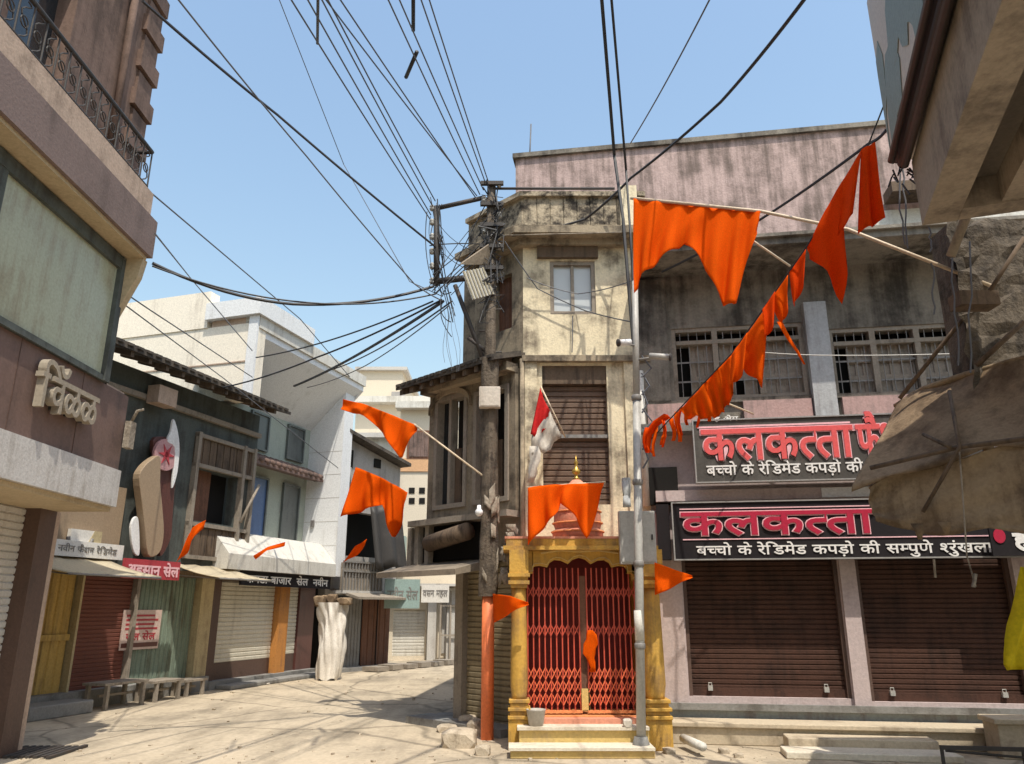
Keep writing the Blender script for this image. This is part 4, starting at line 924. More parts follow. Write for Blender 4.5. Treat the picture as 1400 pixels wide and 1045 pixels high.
# upper floors behind the balcony, quoined corner
ue = -.52
hs_ = [(-3.3, -2.3, 7.0, 9.0), (-5.6, -4.4, 6.8, 9.0)]
wall_with_holes(N, UB, ue, -.5, -.15, 6.3, 11.2, hs_).build('wall', 'pink_brown_wall', nb)
for h in hs_: bx(N, h[0], h[1], -.42, -.38, h[2], h[3]).build('window', 'dark_glass', nb)
qn = MB()
for k in range(15):
    z = 6.64 + k * .3; e = .09 if k % 2 else .03; qn.box(N, ue - .30 - e, ue + .02 + e, -.5, -.13 + e * .6, z, z + .26)
qn.build('quoin', 'pink_brown_wall', nb)
bx(N, UB, ue + .1, -.9, .2, 11.2, 11.35).build('cornice', 'ledge_tan', nb)
bx(N, UB, ue - .01, -6, -.51, 6.3, 11.2).build('upper_core', 'pink_brown_wall', nb)
pp_ = MB().tube([N(ue - .75, -.09, 6.6), N(ue - .75, -.09, 11)], .05, 8); pp_.build('pipe', 'pink_brown_wall', nb)
# raised sign letters on the fascia
lu0 = N.hit(48, 530, .05)[0]; lu1 = N.hit(131, 550, .05)[0]
lt = thing('raised_lettering', 'cream raised shop letters on brown cladding at the left edge', 'sign', N((lu0 + lu1) / 2, 0, 3.5))
lettering('िवॅळळ', N, lu0 + .05, lu1, 3.64, .36, .0, 'letters', 'letter_cream', lt, .09, .007)
pn = MB()
for k in range(4): uu = lerp(lu0, lu1, (k + .5) / 4); pn.box(N, uu - .015, uu + .015, -.04, .005, 3.68, 3.72)
pn.build('fixing', 'iron_dark', lt)
tag(MB().box(N, -.04, .1, -.02, .06, 3.6, 3.95).tube([N(.03, .02, 3.95), N(.03, .08, 4.1), N(.03, .16, 4.12)], .02, 6).build('wall_lamp', 'ragged_paper'), 'small battered lamp fitting at the end of the brown cladding', 'lamp')
gt = MB()
gp = at_z(40, 1030, 0)
for k in range(9): gt.box(W0, gp.x - .35 + k * .085, gp.x - .35 + k * .085 + .05, -gp.y - .35, -gp.y + .35, .005, .03)
gt.box(W0, gp.x - .4, gp.x - .35, -gp.y - .4, -gp.y + .4, .004, .034).box(W0, gp.x + .42, gp.x + .47, -gp.y - .4, -gp.y + .4, .004, .034)
tag(gt.build('drain_grate', 'iron_dark'), 'slatted drain cover on the road below the left building', 'drain cover')

# ================================================================== LEFT ROW, FIRST FRONTS
L = Frame(-6.56, 16.44, 72.5)
ZG = 2.35
def LR(x0, y0, x1, y1, d=0): return L.rect(x0, y0, x1, y1, d)
gb = thing('green_shop_building', 'two storey dark green fronted shop house with tiled eave and timber window', 'building', L(-1, -1, 0))
gu0 = -9; gu1 = L.hit(345, 680)[0]; gug = L.hit(286, 860)[0]
zE = L.hit(300, 548, .0)[1]
zmid = L.hit(300, 740, 0)[1]
ow = LR(263, 645, 322, 716)
wall_with_holes(L, gu0, gu1, -.25, 0, ZG, zE, [ow]).build('wall', 'green_front', gb)
bx(L, gu0, gu1 - .02, -4.5, -.6, ZG - .0, zE).build('core', 'green_front', gb)
bx(L, ow[0], ow[1], -.35, -.3, ow[2], ow[3]).build('opening', 'dark_void', gb)
f = MB(); q = LR(258, 600, 342, 768, .03)
for a in (q[0], ow[1] + .02, q[1] - .1): f.box(L, a, a + .09, .002, .12, q[2], q[3])
for z in (ow[2] - .12, ow[3], q[3] - .1, q[2]): f.box(L, q[0], q[1], .002, .10, z, z + .08)
wf = f.build('window', 'grey_wood', gb)
n = 9
for (za, zz) in ((q[2], ow[2] - .12), (ow[3] + .08, q[3] - .1)):
    lf = MB().box(L, q[0], q[1], -.01, .03, za, zz)
    for k in range(n): a = lerp(q[0], q[1], k / n); lf.box(L, a + .02, lerp(q[0], q[1], (k + 1) / n) - .01, .03, .05, za + .01, zz - .01)
    lf.build('panelling', 'old_wood', wf)
bx(L, lerp(ow[0], ow[1], .1), lerp(ow[0], ow[1], .5), -.2, -.16, ow[2], ow[3]).build('leaf', 'brown_wood', wf)
MB().tube([L(ow[1] + .05, .16, ow[2] + .1), L(ow[1] + .55, .2, ow[3] - .1)], .035, 6).build('stay', 'grey_wood', wf)
ev = MB()
def lslope(mb, u0, u1, d0, z0, d1, z1, th): mb.prism([L(u0, d0, z0), L(u0, d1, z1), L(u0, d1, z1 - th), L(u0, d0, z0 - th)], L(u1, 0, 0) - L(u0, 0, 0))
lslope(ev, gu0, gu1 + .15, -1.0, zE + .65, .75, zE + .08, .07)
nn = 46
for k in range(nn): a = lerp(gu0, gu1 + .1, k / nn); lslope(ev, a, a + .14, -.95, zE + .68, .78, zE + .12, .05)
eo = ev.build('roof', 'roof_tile_dark', gb)
rf = MB()
for k in range(24): a = lerp(gu0, gu1, k / 24); lslope(rf, a, a + .08, 0, zE + .22, .7, zE + .01, .1)
rf.build('rafter', 'old_wood', eo)
bx(L, gu0, gu1, .002, .1, zE - .55, zE - .45).build('beam', 'grey_wood', gb)
# clutter under the eave
cl = MB(); q = LR(205, 530, 260, 560, .2)
cl.box(L, q[0], q[0] + .5, .12, .4, q[2], q[2] + .35)
tag(cl.build('meter_box', 'ledge_tan'), 'small brown box on the beam under the tiled eave', 'box')
# ground floor doors
gd = -.12
d1 = LR(46, 800, 92, 936, gd); d2 = LR(98, 795, 172, 936, gd); d3 = LR(178, 800, 260, 925, gd)
zfl = .28
bx(L, gu0, gug, -4, -.4, 0, ZG).build('ground_core', 'dark_void', gb)
bx(L, gu0, gug, -.4, .12, 0, zfl).build('plinth', 'slab_grey', gb)
dd = MB().corrug(L, d1[0], d1[1], gd, zfl, ZG - .12, .16, .02, True).build('door', 'yellow_door', gb)
bx(L, d1[0], d1[1], gd + .03, gd + .06, 1.1, 1.2).build('door_rail', 'yellow_door', dd)
MB().corrug(L, d2[0], d2[1], gd, zfl, ZG - .1, .07, .012).build('rolling_shutter', 'maroon_shutter', gb)
gs = MB().corrug(L, d3[0], d3[1], gd, zfl, ZG - .12, .11, .02, True).build('slatted_door', 'green_slats', gb)
po = MB().box(L, d1[1] + .02, d2[0] - .02, -.3, .02, zfl, ZG).build('post', 'cream_pillar', gb)
bx(L, d2[1] + .01, d3[0] - .01, -.3, .0, zfl, ZG).build('post', 'grey_wood', gb)
bx(L, d3[1] + .01, gug - .04, -.3, .05, .1, ZG).build('post', 'cream_pillar', gb)
bx(L, gu0, d1[0] - .02, -.3, 0, zfl, ZG).build('shop_wall', 'cream_pillar', gb)
bx(L, gu0, gug + .2, -.4, .1, ZG - .12, ZG + .0).build('lintel', 'old_wood', gb)
# upper left part: pale boards
q = LR(72, 690, 165, 752, .08); 
bx(L, q[0] - 1, q[1], .002, .1, ZG + .32, q[3] + .4).build('pale_boarding', 'petal_tan', gb)
def sign_plain(name, label, F, rect, d, board, text, tm_, parts=True, zf=.3, hf=.45, u_in=.06, cat='signboard', fat=.004):
    t = thing(name, label, cat, F((rect[0] + rect[1]) / 2, d, rect[2]))
    bx(F, rect[0], rect[1], d - .06, d, rect[2], rect[3]).build('board', board, t)
    H_ = rect[3] - rect[2]
    lettering(text, F, lerp(rect[0], rect[1], u_in), lerp(rect[0], rect[1], 1 - u_in), rect[2] + zf * H_, hf * H_, d + .002, 'lettering', tm_, t, .008, fat)
    return t
q = LR(66, 752, 168, 768, .25)
sign_plain('white_shop_sign', 'long narrow white shop sign with dark letters above the yellow door', L, (q[0], q[1], ZG + .1, ZG + .36), .25, 'sign_white', 'नवीन फैशन रेिडमेड', 'iron_grey', fat=.0, hf=.36, u_in=.1)
q = LR(96, 725, 138, 750, .2)
t = thing('yellow_panel_sign', 'small pale yellow and white panel above the narrow white sign', 'signboard', L(q[0], .2, q[2]))
bx(L, q[0], q[1], .12, .2, q[2], q[3]).build('board', 'sign_white', t)
MB().prism([L(lerp(q[0], q[1], .5), .202, q[2]), L(q[1], .202, q[2]), L(q[1], .202, q[3]), L(lerp(q[0], q[1], .75), .202, q[3])], Vector((L.n[0], L.n[1], 0)) * .01).build('yellow_field', 'cream_pillar', t)
MB().tube([L(lerp(q[0], q[1], .3) + .25 * math.cos(a), .21, lerp(q[2], q[3], .55) + .18 * math.sin(a)) for a in [math.pi + k * math.pi / 8 for k in range(9)]], .035, 6).build('curved_mark', 'iron_grey', t)
q = LR(170, 763, 246, 795, .42)
r_ = (q[0], q[1], L.hit(208, 792, .42)[1], L.hit(208, 766, .42)[1])
sign_plain('red_shop_sign', 'red shop sign crowded with pale letters beside the cream awning', L, r_, .42, 'sign_red', 'अहसान सेल', 'letter_pink', zf=.18, hf=.5, u_in=.03, fat=.008)
# poster on the green slatted door
q = LR(171, 834, 223, 888, .0)
t = thing('poster', 'faded pink paper poster pasted on the green slatted door', 'poster', L((q[0] + q[1]) / 2, -.08, q[2]))
bx(L, q[0], q[1], -.09, -.075, q[2], q[3]).build('sheet', 'poster_pale', t)
ln = MB(); H_ = q[3] - q[2]
for k in range(4): ln.box(L, q[0] + .08, q[1] - .08 - .1 * (k % 2), -.075, -.071, q[2] + H_ * (.50 + .11 * k), q[2] + H_ * (.55 + .11 * k))
ln.build('red_line', 'sign_red', t)
bx(L, q[0] + .03, q[1] - .03, -.075, -.07, q[2] + H_ * .06, q[2] + H_ * .17).build('bottom_stripe', 'petal_maroon', t)
lettering('सेल सेल', L, q[0] + .12, q[1] - .12, q[2] + H_ * .24, H_ * .16, -.075, 'lettering', 'sign_red', t, .006, .004)
# petal shaped sign
pt = thing('petal_sign', 'tall petal shaped shop sign of tan, maroon and white blades with a round pink emblem', 'sign', L(L.hit(210, 760, .2)[0], .2, ZG + .3))
def blade(name, m, px, d, th, sm=False):
    cr = []; n = len(px)
    for i in range(n):
        p0, p1, p2, p3 = (Vector(px[(i + j - 1) % n]) for j in range(4))
        for s_ in (0, .33, .66): cr.append(.5 * ((2 * p1) + (p2 - p0) * s_ + (2 * p0 - 5 * p1 + 4 * p2 - p3) * s_ * s_ + (3 * p1 - p0 - 3 * p2 + p3) * s_ ** 3))
    pts = [L(L.hit(x, y, d)[0], d, L.hit(x, y, d)[1]) for x, y in cr]
    MB().prism(pts, Vector((L.n[0], L.n[1], 0)) * th).build(name, m, pt, bevel=.012)
blade('tan_blade', 'petal_tan', [(181, 655), (186, 641), (197, 630), (210, 625), (210, 660), (213, 695), (215, 728), (211, 752), (202, 761), (193, 758), (189, 725), (185, 690)], .22, .16)
blade('maroon_blade', 'petal_maroon', [(204, 603), (222, 598), (241, 606), (238, 640), (234, 670), (231, 710), (229, 735), (218, 758), (213, 757), (217, 725), (215, 690), (211, 650)], .12, .09)
blade('white_blade', 'white_paint', [(226, 604), (231, 590), (235, 573), (241, 592), (243, 615), (241, 640), (238, 655), (233, 668), (235, 640), (236, 612)], .24, .05)
blade('white_foot', 'white_paint', [(176, 722), (180, 709), (186, 708), (188, 730), (188, 758), (182, 758), (178, 745)], .24, .05)
e = L.hit(226, 622, .26); ec = L(e[0], .24, e[1])
em = MB(); em.prism([L(e[0] + .31 * math.cos(2 * math.pi * k / 28), .225, e[1] + .31 * math.sin(2 * math.pi * k / 28)) for k in range(28)], Vector((L.n[0], L.n[1], 0)) * .06)
eo = em.build('emblem', 'emblem_pink', pt)
st_ = MB()
for k in range(6):
    a = math.pi * k / 3; st_.prism([L(e[0] + .05 * math.cos(a + 1.57), .287, e[1] + .05 * math.sin(a + 1.57)), L(e[0] + .22 * math.cos(a), .287, e[1] + .22 * math.sin(a)), L(e[0] + .05 * math.cos(a - 1.57), .287, e[1] + .05 * math.sin(a - 1.57))], Vector((L.n[0], L.n[1], 0)) * .012)
st_.build('emblem_star', 'sign_red', eo)
# awnings
def awning(name, label, u0, u1, d0, z0, d1, z1):
    t = thing(name, label, 'awning', L((u0 + u1) / 2, 0, z1)); rows = []
    for i in range(5):
        rows.append([L(lerp(u0, u1, j / 10), lerp(d0, d1, i / 4), lerp(z0, z1, i / 4) - .04 * math.sin(math.pi * i / 4) + .012 * math.sin(j * 2.1)) for j in range(11)])
    MB().grid(rows).build('sheet', 'awning_cream', t, solid=.012)
    pr = MB()
    for u in (u0 + .1, u1 - .1): pr.tube([L(u, .02, z0 - .2), L(u, d1 - .05, z1 - .02)], .012, 5)
    pr.tube([L(u0, d1, z1 - .015), L(u1, d1, z1 - .015)], .018, 6)
    pr.build('strut', 'iron_grey', t)
a0, a1 = L.hit(40, 782, .6)[0], L.hit(172, 790, .6)[0]
awning('cloth_awning', 'cream cloth awning over the yellow door and maroon shutter', a0, a1, .1, ZG + .1, 1.35, ZG - .22)
a0, a1 = L.hit(262, 792, .6)[0], L.hit(335, 800, .6)[0]
awning('cloth_awning', 'cream awning over the white ribbed shutter', a0, a1, .1, ZG + .12, 1.25, ZG - .16)

# ------------------------------------------------------------------ white building
wb = thing('white_building', 'modern white building with recessed windows between a deep roof slab and a tall end fin', 'building', L(4, -1, 0))
RD = -.7
wu0 = L.hit(345, 520, .55)[0]; fu = L.hit(417, 690, RD)[0]
zr = L.hit(440, 572, .6)
ro_ = .55
z_top = L.hit(410, 480, ro_)[1]; z_sof = L.hit(400, 560, RD)[1]
z_sof = L.hit(418, 572, .0)[1]
zbal = L.hit(400, 770, .35)[1]; zbal0 = L.hit(400, 793, .35)[1]
wu1 = fu + .5
dfin = Frame(*L(fu, 0, 0).xy, -17.5).hit(466, 650)[0]
CF = Frame(*L(wu0, 0, 0).xy, -17.5)   # faces the camera at the near end
wall_with_holes(L, wu0, fu + .05, RD - .2, RD, zbal, z_sof, []).build('wall', 'pale_green', wb)
bx(L, wu0 + .05, fu, -6, RD - .25, zbal - .3, z_sof).build('core', 'white_dirty', wb)
sl_ = MB(); P = [(RD - .2, z_sof), (RD, z_sof), (ro_, z_top - .16), (ro_, z_top), (-6.0, z_top), (-6.0, z_sof)]
sl_.prism([L(wu0 + .01, d, z) for d, z in P], L(wu1 + .15, 0, 0) - L(wu0 + .01, 0, 0))
sl_.build('roof_slab', 'white_paint', wb)
bx(L, wu0 + .02, wu1 + .2, ro_ - .35, ro_ + .05, z_top, z_top + .3).build('parapet', 'white_dirty', wb)
MB().prism([L(fu, RD - 1.5, 2.45), L(fu, dfin, 2.45), L(fu, dfin, z_top - .3), L(fu, ro_ - .05, z_top - .19), L(fu, RD, z_sof - .01), L(fu, RD - 1.5, z_sof - .01)], L(wu1, 0, 0) - L(fu, 0, 0)).build('end_fin', 'white_paint', wb)
jt = MB()
for k in range(1, 6): z = lerp(2.6, z_sof, k / 6); jt.box(L, fu - .004, fu, RD - 1.4, dfin, z, z + .012)
jt.build('panel_joint', 'pale_slab', wb)
bk = MB()
for k in (0.3, .62): bk.box(L, fu - .06, fu - .004, -.45, -.35, lerp(2.6, z_sof, k), lerp(2.6, z_sof, k) + .18)
bk.build('bracket', 'iron_grey', wb)
# near end cream wall with its own parapet
cw0 = CF.hit(150, 480)[0]
zc_ = CF.hit(220, 409)[1]; zq1, zq0 = CF.hit(318, 414)[1], CF.hit(318, 436)[1]
bx(CF, cw0, ro_ + .02, -.3, 0, zE + .1, zq0 - .16).build('side_wall', 'cream_wall', wb)
q1_ = CF.hit(285, 440)[0]
bx(CF, q1_, ro_ + .12, -2.2, .14, zq0, zq1).build('parapet_box', 'white_paint', wb)
bx(CF, q1_ + .1, ro_ - .02, -.28, -.02, zq0 - .17, zq0).build('shadow_panel', 'ledge_tan', wb)  # brown strip colours in the shadow of the recess under the parapet box
bx(CF, cw0, q1_ - .0, -.3, .03, zq0 - .16, zc_).build('side_parapet', 'cream_wall', wb)
cr = MB().box(CF, ro_ - .2, ro_ + .04, .002, .06, zE + .1, zq0 - .002); cr.build('corner_pilaster', 'white_paint', wb)
ct = MB().box(CF, cw0, ro_ - .21, .002, .02, lerp(zE, z_top, .55), lerp(zE, z_top, .55) + .03); ct.build('string_course', 'ledge_tan', wb)
zA = L.hit(395, 738, -.1)[1]
# windows: upper and lower strips
zt0 = L.hit(380, 640, RD)[1]
def strip(u0, u1, z0, z1, m, lab=None):
    f = MB(); t = .05
    f.box(L, u0, u0 + t, RD + .002, RD + .07, z0, z1).box(L, u1 - t, u1, RD + .002, RD + .07, z0, z1).box(L, u0 + t, u1 - t, RD + .002, RD + .07, z1 - t, z1).box(L, u0 + t, u1 - t, RD + .002, RD + .07, z0, z0 + t)
    w_ = f.build('window', 'slate_window', wb); bx(L, u0 + t, u1 - t, RD + .002, RD + .03, z0 + t, z1 - t).build('pane', m, w_, lab)
def pstrip(x0, x1, ym, z0, z1, m, lab=None): strip(L.hit(x0, ym, RD)[0], L.hit(x1, ym, RD)[0], z0, z1, m, lab)
pstrip(342, 368, 570, zt0 + .3, z_sof - .05, 'slate_window'); pstrip(393, 416, 580, zt0 + .3, z_sof - .05, 'slate_window')
pstrip(338, 362, 695, zA - .1, zt0 - .35, 'blue_panel', 'blue pane'); pstrip(383, 406, 700, zA - .1, zt0 - .35, 'slate_window')
tb = MB()
lsl = [L(wu0, RD, zt0 + .12), L(wu0, RD + .55, zt0 - .12), L(wu0, RD + .55, zt0 - .2), L(wu0, RD, zt0 - .1)]
tb.prism(lsl, L(fu - .03, 0, 0) - L(wu0, 0, 0)); to = tb.build('tiled_hood', 'tile_red', wb)
tt = MB(); n = 18
for k in range(n):
    u = lerp(wu0, fu - .05, (k + .5) / n); tt.tube([L(u, RD + .05, zt0 + .14), L(u, RD + .58, zt0 - .1)], .07, 8)
tt.build('tile', 'tile_red', to)
bs = MB(); zA = L.hit(395, 738, -.1)[1]; zB = L.hit(395, 765, .4)[1]; zbal0 = L.hit(395, 784, .4)[1]
P = [(RD, zA), (-.1, zA), (.40, zB), (.40, zbal0), (RD, zbal0)]
bs.prism([L(wu0 + .0, d, z) for d, z in P], L(fu - .01, 0, 0) - L(wu0, 0, 0)); bs.build('balcony_slab', 'white_dirty', wb)
# ground floor
s1_ = LR(292, 806, 371, 905, gd); s2_ = LR(386, 806, 404, 896, gd)
gw1 = L.hit(430, 860)[0]
bx(L, gug + .02, gw1, -4, -.4, 0, zbal0 - .02).build('ground_core', 'dark_void', wb)
bx(L, gug, gw1, -.4, .15, 0, .16).build('plinth', 'slab_grey', wb)
MB().corrug(L, s1_[0], s1_[1], gd, .5, 2.2, .09, .018).build('rolling_shutter', 'white_shutter', wb)
MB().corrug(L, s2_[0], s2_[1], gd, .55, 2.2, .09, .018).build('rolling_shutter', 'white_shutter', wb)
bx(L, s1_[0], s1_[1], gd - .1, gd + .02, .16, .5).build('base_panel', 'pillar_brown', wb)
bx(L, s2_[0], s2_[1], gd - .1, gd + .02, .16, .55).build('base_panel', 'pillar_brown', wb)
bx(L, gug + .0, s1_[0] - .02, -.35, -.0, .16, 2.2).build('pillar', 'pillar_brown', wb)
bx(L, s1_[1] + .02, s2_[0] - .02, -.35, .05, .16, 2.2).build('pillar', 'orange_pillar', wb)
bx(L, s2_[1] + .02, gw1, -.35, -.05, .16, 2.2).build('pillar', 'petal_maroon', wb)
bx(L, gug, gw1, -.4, .0, 2.201, max(zbal0 - .02, 2.3)).build('lintel', 'old_wood', wb)
q = LR(330, 784, 452, 806, .3)
r_ = (q[0], q[1], L.hit(395, 803, .3)[1], zbal0 - .01)
sign_plain('black_strip_sign', 'narrow black shop sign with white letters under the white building balcony', L, r_, .3, 'sign_black', 'कपडा बाजार  सेल  नवीन', 'letter_white', zf=.2, hf=.5, u_in=.04)
# benches and steps along the front
def bench(label, px0, px1, py, dd_, h, wdt):
    u0, u1 = L.hit(px0, py, dd_)[0], L.hit(px1, py, dd_)[0]
    t = thing('wooden_bench', label, 'bench', L((u0 + u1) / 2, dd_, 0), 'benches along the left shops')
    tp_ = MB()
    for k in range(3): tp_.box(L, u0, u1, dd_ - wdt / 2 + k * wdt / 3, dd_ - wdt / 2 + (k + .9) * wdt / 3, h - .04, h)
    tp_.build('top', 'grey_wood', t)
    for u in (u0 + .06, u1 - .12):
        for d in (dd_ - wdt / 2 + .02, dd_ + wdt / 2 - .08): bx(L, u, u + .06, d, d + .06, 0, h - .04).build('leg', 'grey_wood', t)
    bx(L, u0 + .12, u1 - .12, dd_ - .02, dd_ + .02, h * .45, h * .45 + .04).build('stretcher', 'grey_wood', t)
bench('low grey plank bench in front of the maroon shutter', 128, 188, 942, .45, .42, .5)
bench('wider plank bench in front of the poster door', 196, 236, 944, .42, .36, .5)
bench('small plank bench beside the cream pillar', 242, 272, 940, .36, .3, .4)
q = L.hit(110, 950, .4)[0]
tag(MB().box(L, q - 1.2, q, .15, .7, 0, .2).build('stone_step', 'slab_grey', bevel=.02), 'dark stone step below the yellow door', 'step')
q = L.hit(330, 930, .5)
tag(MB().box(L, s1_[0] - .1, gw1 - .1, .16, .55, 0, .09).build('stone_step', 'slab_grey', bevel=.02), 'low kerb like step below the white ribbed shutter', 'step')
# draped white cloth bundle
cp = at_z(447, 930, 0); zt_ = at_y(447, 824, cp.y).z; rows = []; rnd = random.Random(5)
for i in range(30):
    t = i / 29; z = lerp(zt_, .02, t); r = .35 * (.95 - .12 * math.sin(math.pi * min(1, t * 1.6)) - .26 * t * t); rw = []
    for k in range(56):
        a = 2 * math.pi * k / 56
        rr = r * (1 + .13 * math.sin(5 * a + 7 * t + 1.5 * math.sin(4 * t)) + .09 * math.sin(11 * a - 9 * t + 1) + .05 * math.sin(23 * a + 7 * t) + .05 * math.sin(9 * t + 2 * a))
        rw.append(Vector((cp.x + rr * math.cos(a) + .07 * math.sin(3 * t), cp.y + rr * math.sin(a), z + .03 * math.sin(5 * a) * t)))
    rows.append(rw + [rw[0].copy()])
tag(MB().grid(rows).build('draped_bundle', 'bundle_cloth', merge=True), 'tall white sheet wrapped round a stand at the edge of the street', 'bundle')
lump = MB()
for k in range(5): lump.rock((cp.x - .28 + .15 * k, cp.y - .05 + .06 * (k % 2), zt_ - .06 + .03 * (k % 3)), .22, .75, 80 + k)
lo = lump.build('folded_tarp', 'tarp_brown'); tag(lo, 'brown crumpled tarpaulin on top of the white wrapped stand', 'tarpaulin')
# ================================================================== FARTHER DOWN THE LEFT SIDE
M = Frame(-4.9, 21.6, 58)
db = thing('grey_shop_building', 'dingy grey building with sloping roof edge and caged balcony beyond the white fin', 'building', M(1, -1, 0))
mu0 = M.hit(462, 870)[0] - .6; mu1 = M.hit(538, 870)[0]
hz0 = M.hit(520, 810)[1]; htop = M.hit(480, 595)[1]; htop2 = M.hit(548, 640)[1]
ox = M.rect(470, 702, 528, 762)
o1 = M.rect(474, 615, 482, 640); o2 = M.rect(511, 628, 520, 640)
wall_with_holes(M, mu0, mu1, -.25, 0, hz0 - .1, htop2 - .1, [ox]).build('wall', 'far_grey', db)
MB().prism([M(mu0, -.25, htop2 - .1), M(mu1, -.25, htop2 - .1), M(mu1, -.25, htop2), M(mu0, -.25, htop)], Vector((M.n[0], M.n[1], 0)) * .25).build('gable', 'far_grey', db)
ro = MB(); ro.prism([M(mu0, .35, htop + .02), M(mu1 + .1, .35, htop2 + .02), M(mu1 + .1, .35, htop2 + .12), M(mu0, .35, htop + .12)], Vector((M.n[0], M.n[1], 0)) * -1.2)
ro.build('roof_edge', 'roof_tile_dark', db)
bx(M, mu0, mu1, -4, -.7, 0, htop2 - .2).build('core', 'dark_void', db)
for o_ in (o1, o2): bx(M, o_[0], o_[1], .002, .03, o_[2], o_[3]).build('vent', 'dark_void', db)
MB().tube([M(o1[0] + .1, .06, o1[2]), M(o1[0] + .1, .06, o1[2] - .6)], .05, 6).build('spout', 'iron_grey', db)
bb_ = M.rect(470, 768, 523, 808, .5)
bx(M, bb_[0], bb_[1], 0, .5, bb_[2] - .08, bb_[2]).build('balcony_floor', 'pale_slab', db)
rl = MB(); 
for k in range(14): u = lerp(bb_[0], bb_[1], k / 13); rl.box(M, u - .015, u + .015, .46, .49, bb_[2], bb_[3])
rl.box(M, bb_[0], bb_[1], .45, .5, bb_[3] - .05, bb_[3]).box(M, bb_[0], bb_[1], .45, .5, lerp(bb_[2], bb_[3], .62), lerp(bb_[2], bb_[3], .62) + .05)
rl.build('railing', 'iron_grey', db)
bx(M, bb_[0], bb_[1], .38, .44, bb_[2], bb_[3] - .05).build('balcony_panel', 'grey_wood', db)
MB().prism([M(mu0 + .3, .0, hz0 + .08), M(mu0 + .3, .95, hz0 - .16), M(mu0 + .3, .95, hz0 - .22), M(mu0 + .3, 0, hz0 - .02)], M(mu1, 0, 0) - M(mu0 + .3, 0, 0)).build('canopy', 'grey_wood', db)
p1, p2 = M.rect(466, 830, 492, 918, 0), M.rect(493, 830, 531, 910, 0)
MB().corrug(M, p1[0], p1[1], .0, .1, hz0 - .15, .12, .02, True).build('door', 'iron_grey', db, label='grey ribbed door')
d_ = MB().corrug(M, p2[0], p2[1], .02, .1, hz0 - .15, .2, .025, True).build('door', 'brown_wood', db, label='brown plank double door')
bx(M, lerp(p2[0], p2[1], .49), lerp(p2[0], p2[1], .51), .05, .07, .1, hz0 - .15).build('door_gap', 'dark_void', d_)
bx(M, mu0, mu1, -.3, .35, 0, .1).build('plinth', 'slab_grey', db)
q = M.rect(505, 690, 545, 780, .6); rows = []
for i in range(8):
    rows.append([M(lerp(q[0], q[1], j / 8) , .55 + .12 * math.sin(j * 1.7) + .05 * i, lerp(q[3], q[2], i / 7) - .1 * math.sin(j)) for j in range(9)])
tag(MB().grid(rows).build('hanging_tarp', 'tarp_black', solid=.02), 'black tarpaulin hanging from the grey building behind the orange flag', 'tarpaulin')
pal = MB(); q = M.hit(480, 912, .8)
for k in range(7): pal.box(M, p1[0] + .3 + k * .62, p1[0] + .3 + k * .62 + .45, .55, 1.1, .02, .13 + .02 * (k % 2))
tag(pal.build('plank_step', 'grey_wood'), 'row of low wooden planks laid before the brown plank door', 'planks')

eb = thing('end_shop_building', 'plain shop with pale shutter closing off the end of the street', 'building', M(5.5, -1, 0))
G2 = Frame(*at_z(536, 903, 0).xy, 12)
e1 = G2.rect(537, 834, 581, 896); ezt = G2.hit(560, 800)[1]
bx(G2, -.4, 4.2, -5, -.4, 0, ezt).build('core', 'far_grey', eb)
wall_with_holes(G2, -.3, 4.2, -.3, 0, 0, ezt, [(e1[0], e1[1], .12, e1[3])]).build('wall', 'far_cream', eb)
MB().corrug(G2, e1[0], e1[1], -.1, .12, e1[3], .1, .02).build('rolling_shutter', 'white_dirty', eb)
for px in (590, 616): 
    u = G2.hit(px, 870, .3)[0]; bx(G2, u - .14, u + .14, .02, .3, 0, ezt - .1).build('pillar', 'pale_slab', eb)
u0, u1 = G2.hit(600, 870, .1)[0], G2.hit(634, 870, .1)[0]
fr = MB()
for u in (u0, lerp(u0, u1, .4), lerp(u0, u1, .75), u1): fr.box(G2, u - .03, u + .03, .35, .41, 0, ezt - .2)
for z in (.75, 1.7): fr.box(G2, u0, u1, .36, .40, z, z + .06)
fr.build('stall_frame', 'grey_wood', eb)
bx(G2, u0 + .1, u1, .002, .04, .2, ezt - .3).build('stall_back', 'pale_slab', eb)
bx(G2, -.3, 4.2, 0, .7, ezt - .05, ezt + .03).build('canopy', 'pale_slab', eb)
q = M.rect(526, 787, 576, 828, 1.0)
SG = Frame(*at_y(526, 830, 22.6).xy, 20)
q = SG.rect(526, 792, 574, 832)
sign_plain('teal_sign', 'faded teal signboard with worn lettering at the end of the street', SG, q, 0, 'teal_sign', 'नवीन सेल', 'iron_grey', zf=.3, hf=.3)
ts = MB()
for u in (q[0] + .1, q[1] - .1): ts.box(SG, u, u + .06, -.14, -.061, q[2] - .0, q[3])
ts.build('bracket', 'iron_grey', [o for o in bpy.data.objects if o.name.startswith('teal_sign')][0])
SG2 = Frame(*at_y(576, 830, 23.0).xy, 8); q = SG2.rect(576, 800, 614, 824)
sign_plain('small_white_sign', 'small white signboard with grey letters beside the faded teal one', SG2, q, 0, 'sign_white', 'वसन महल', 'iron_grey', zf=.35, hf=.35)

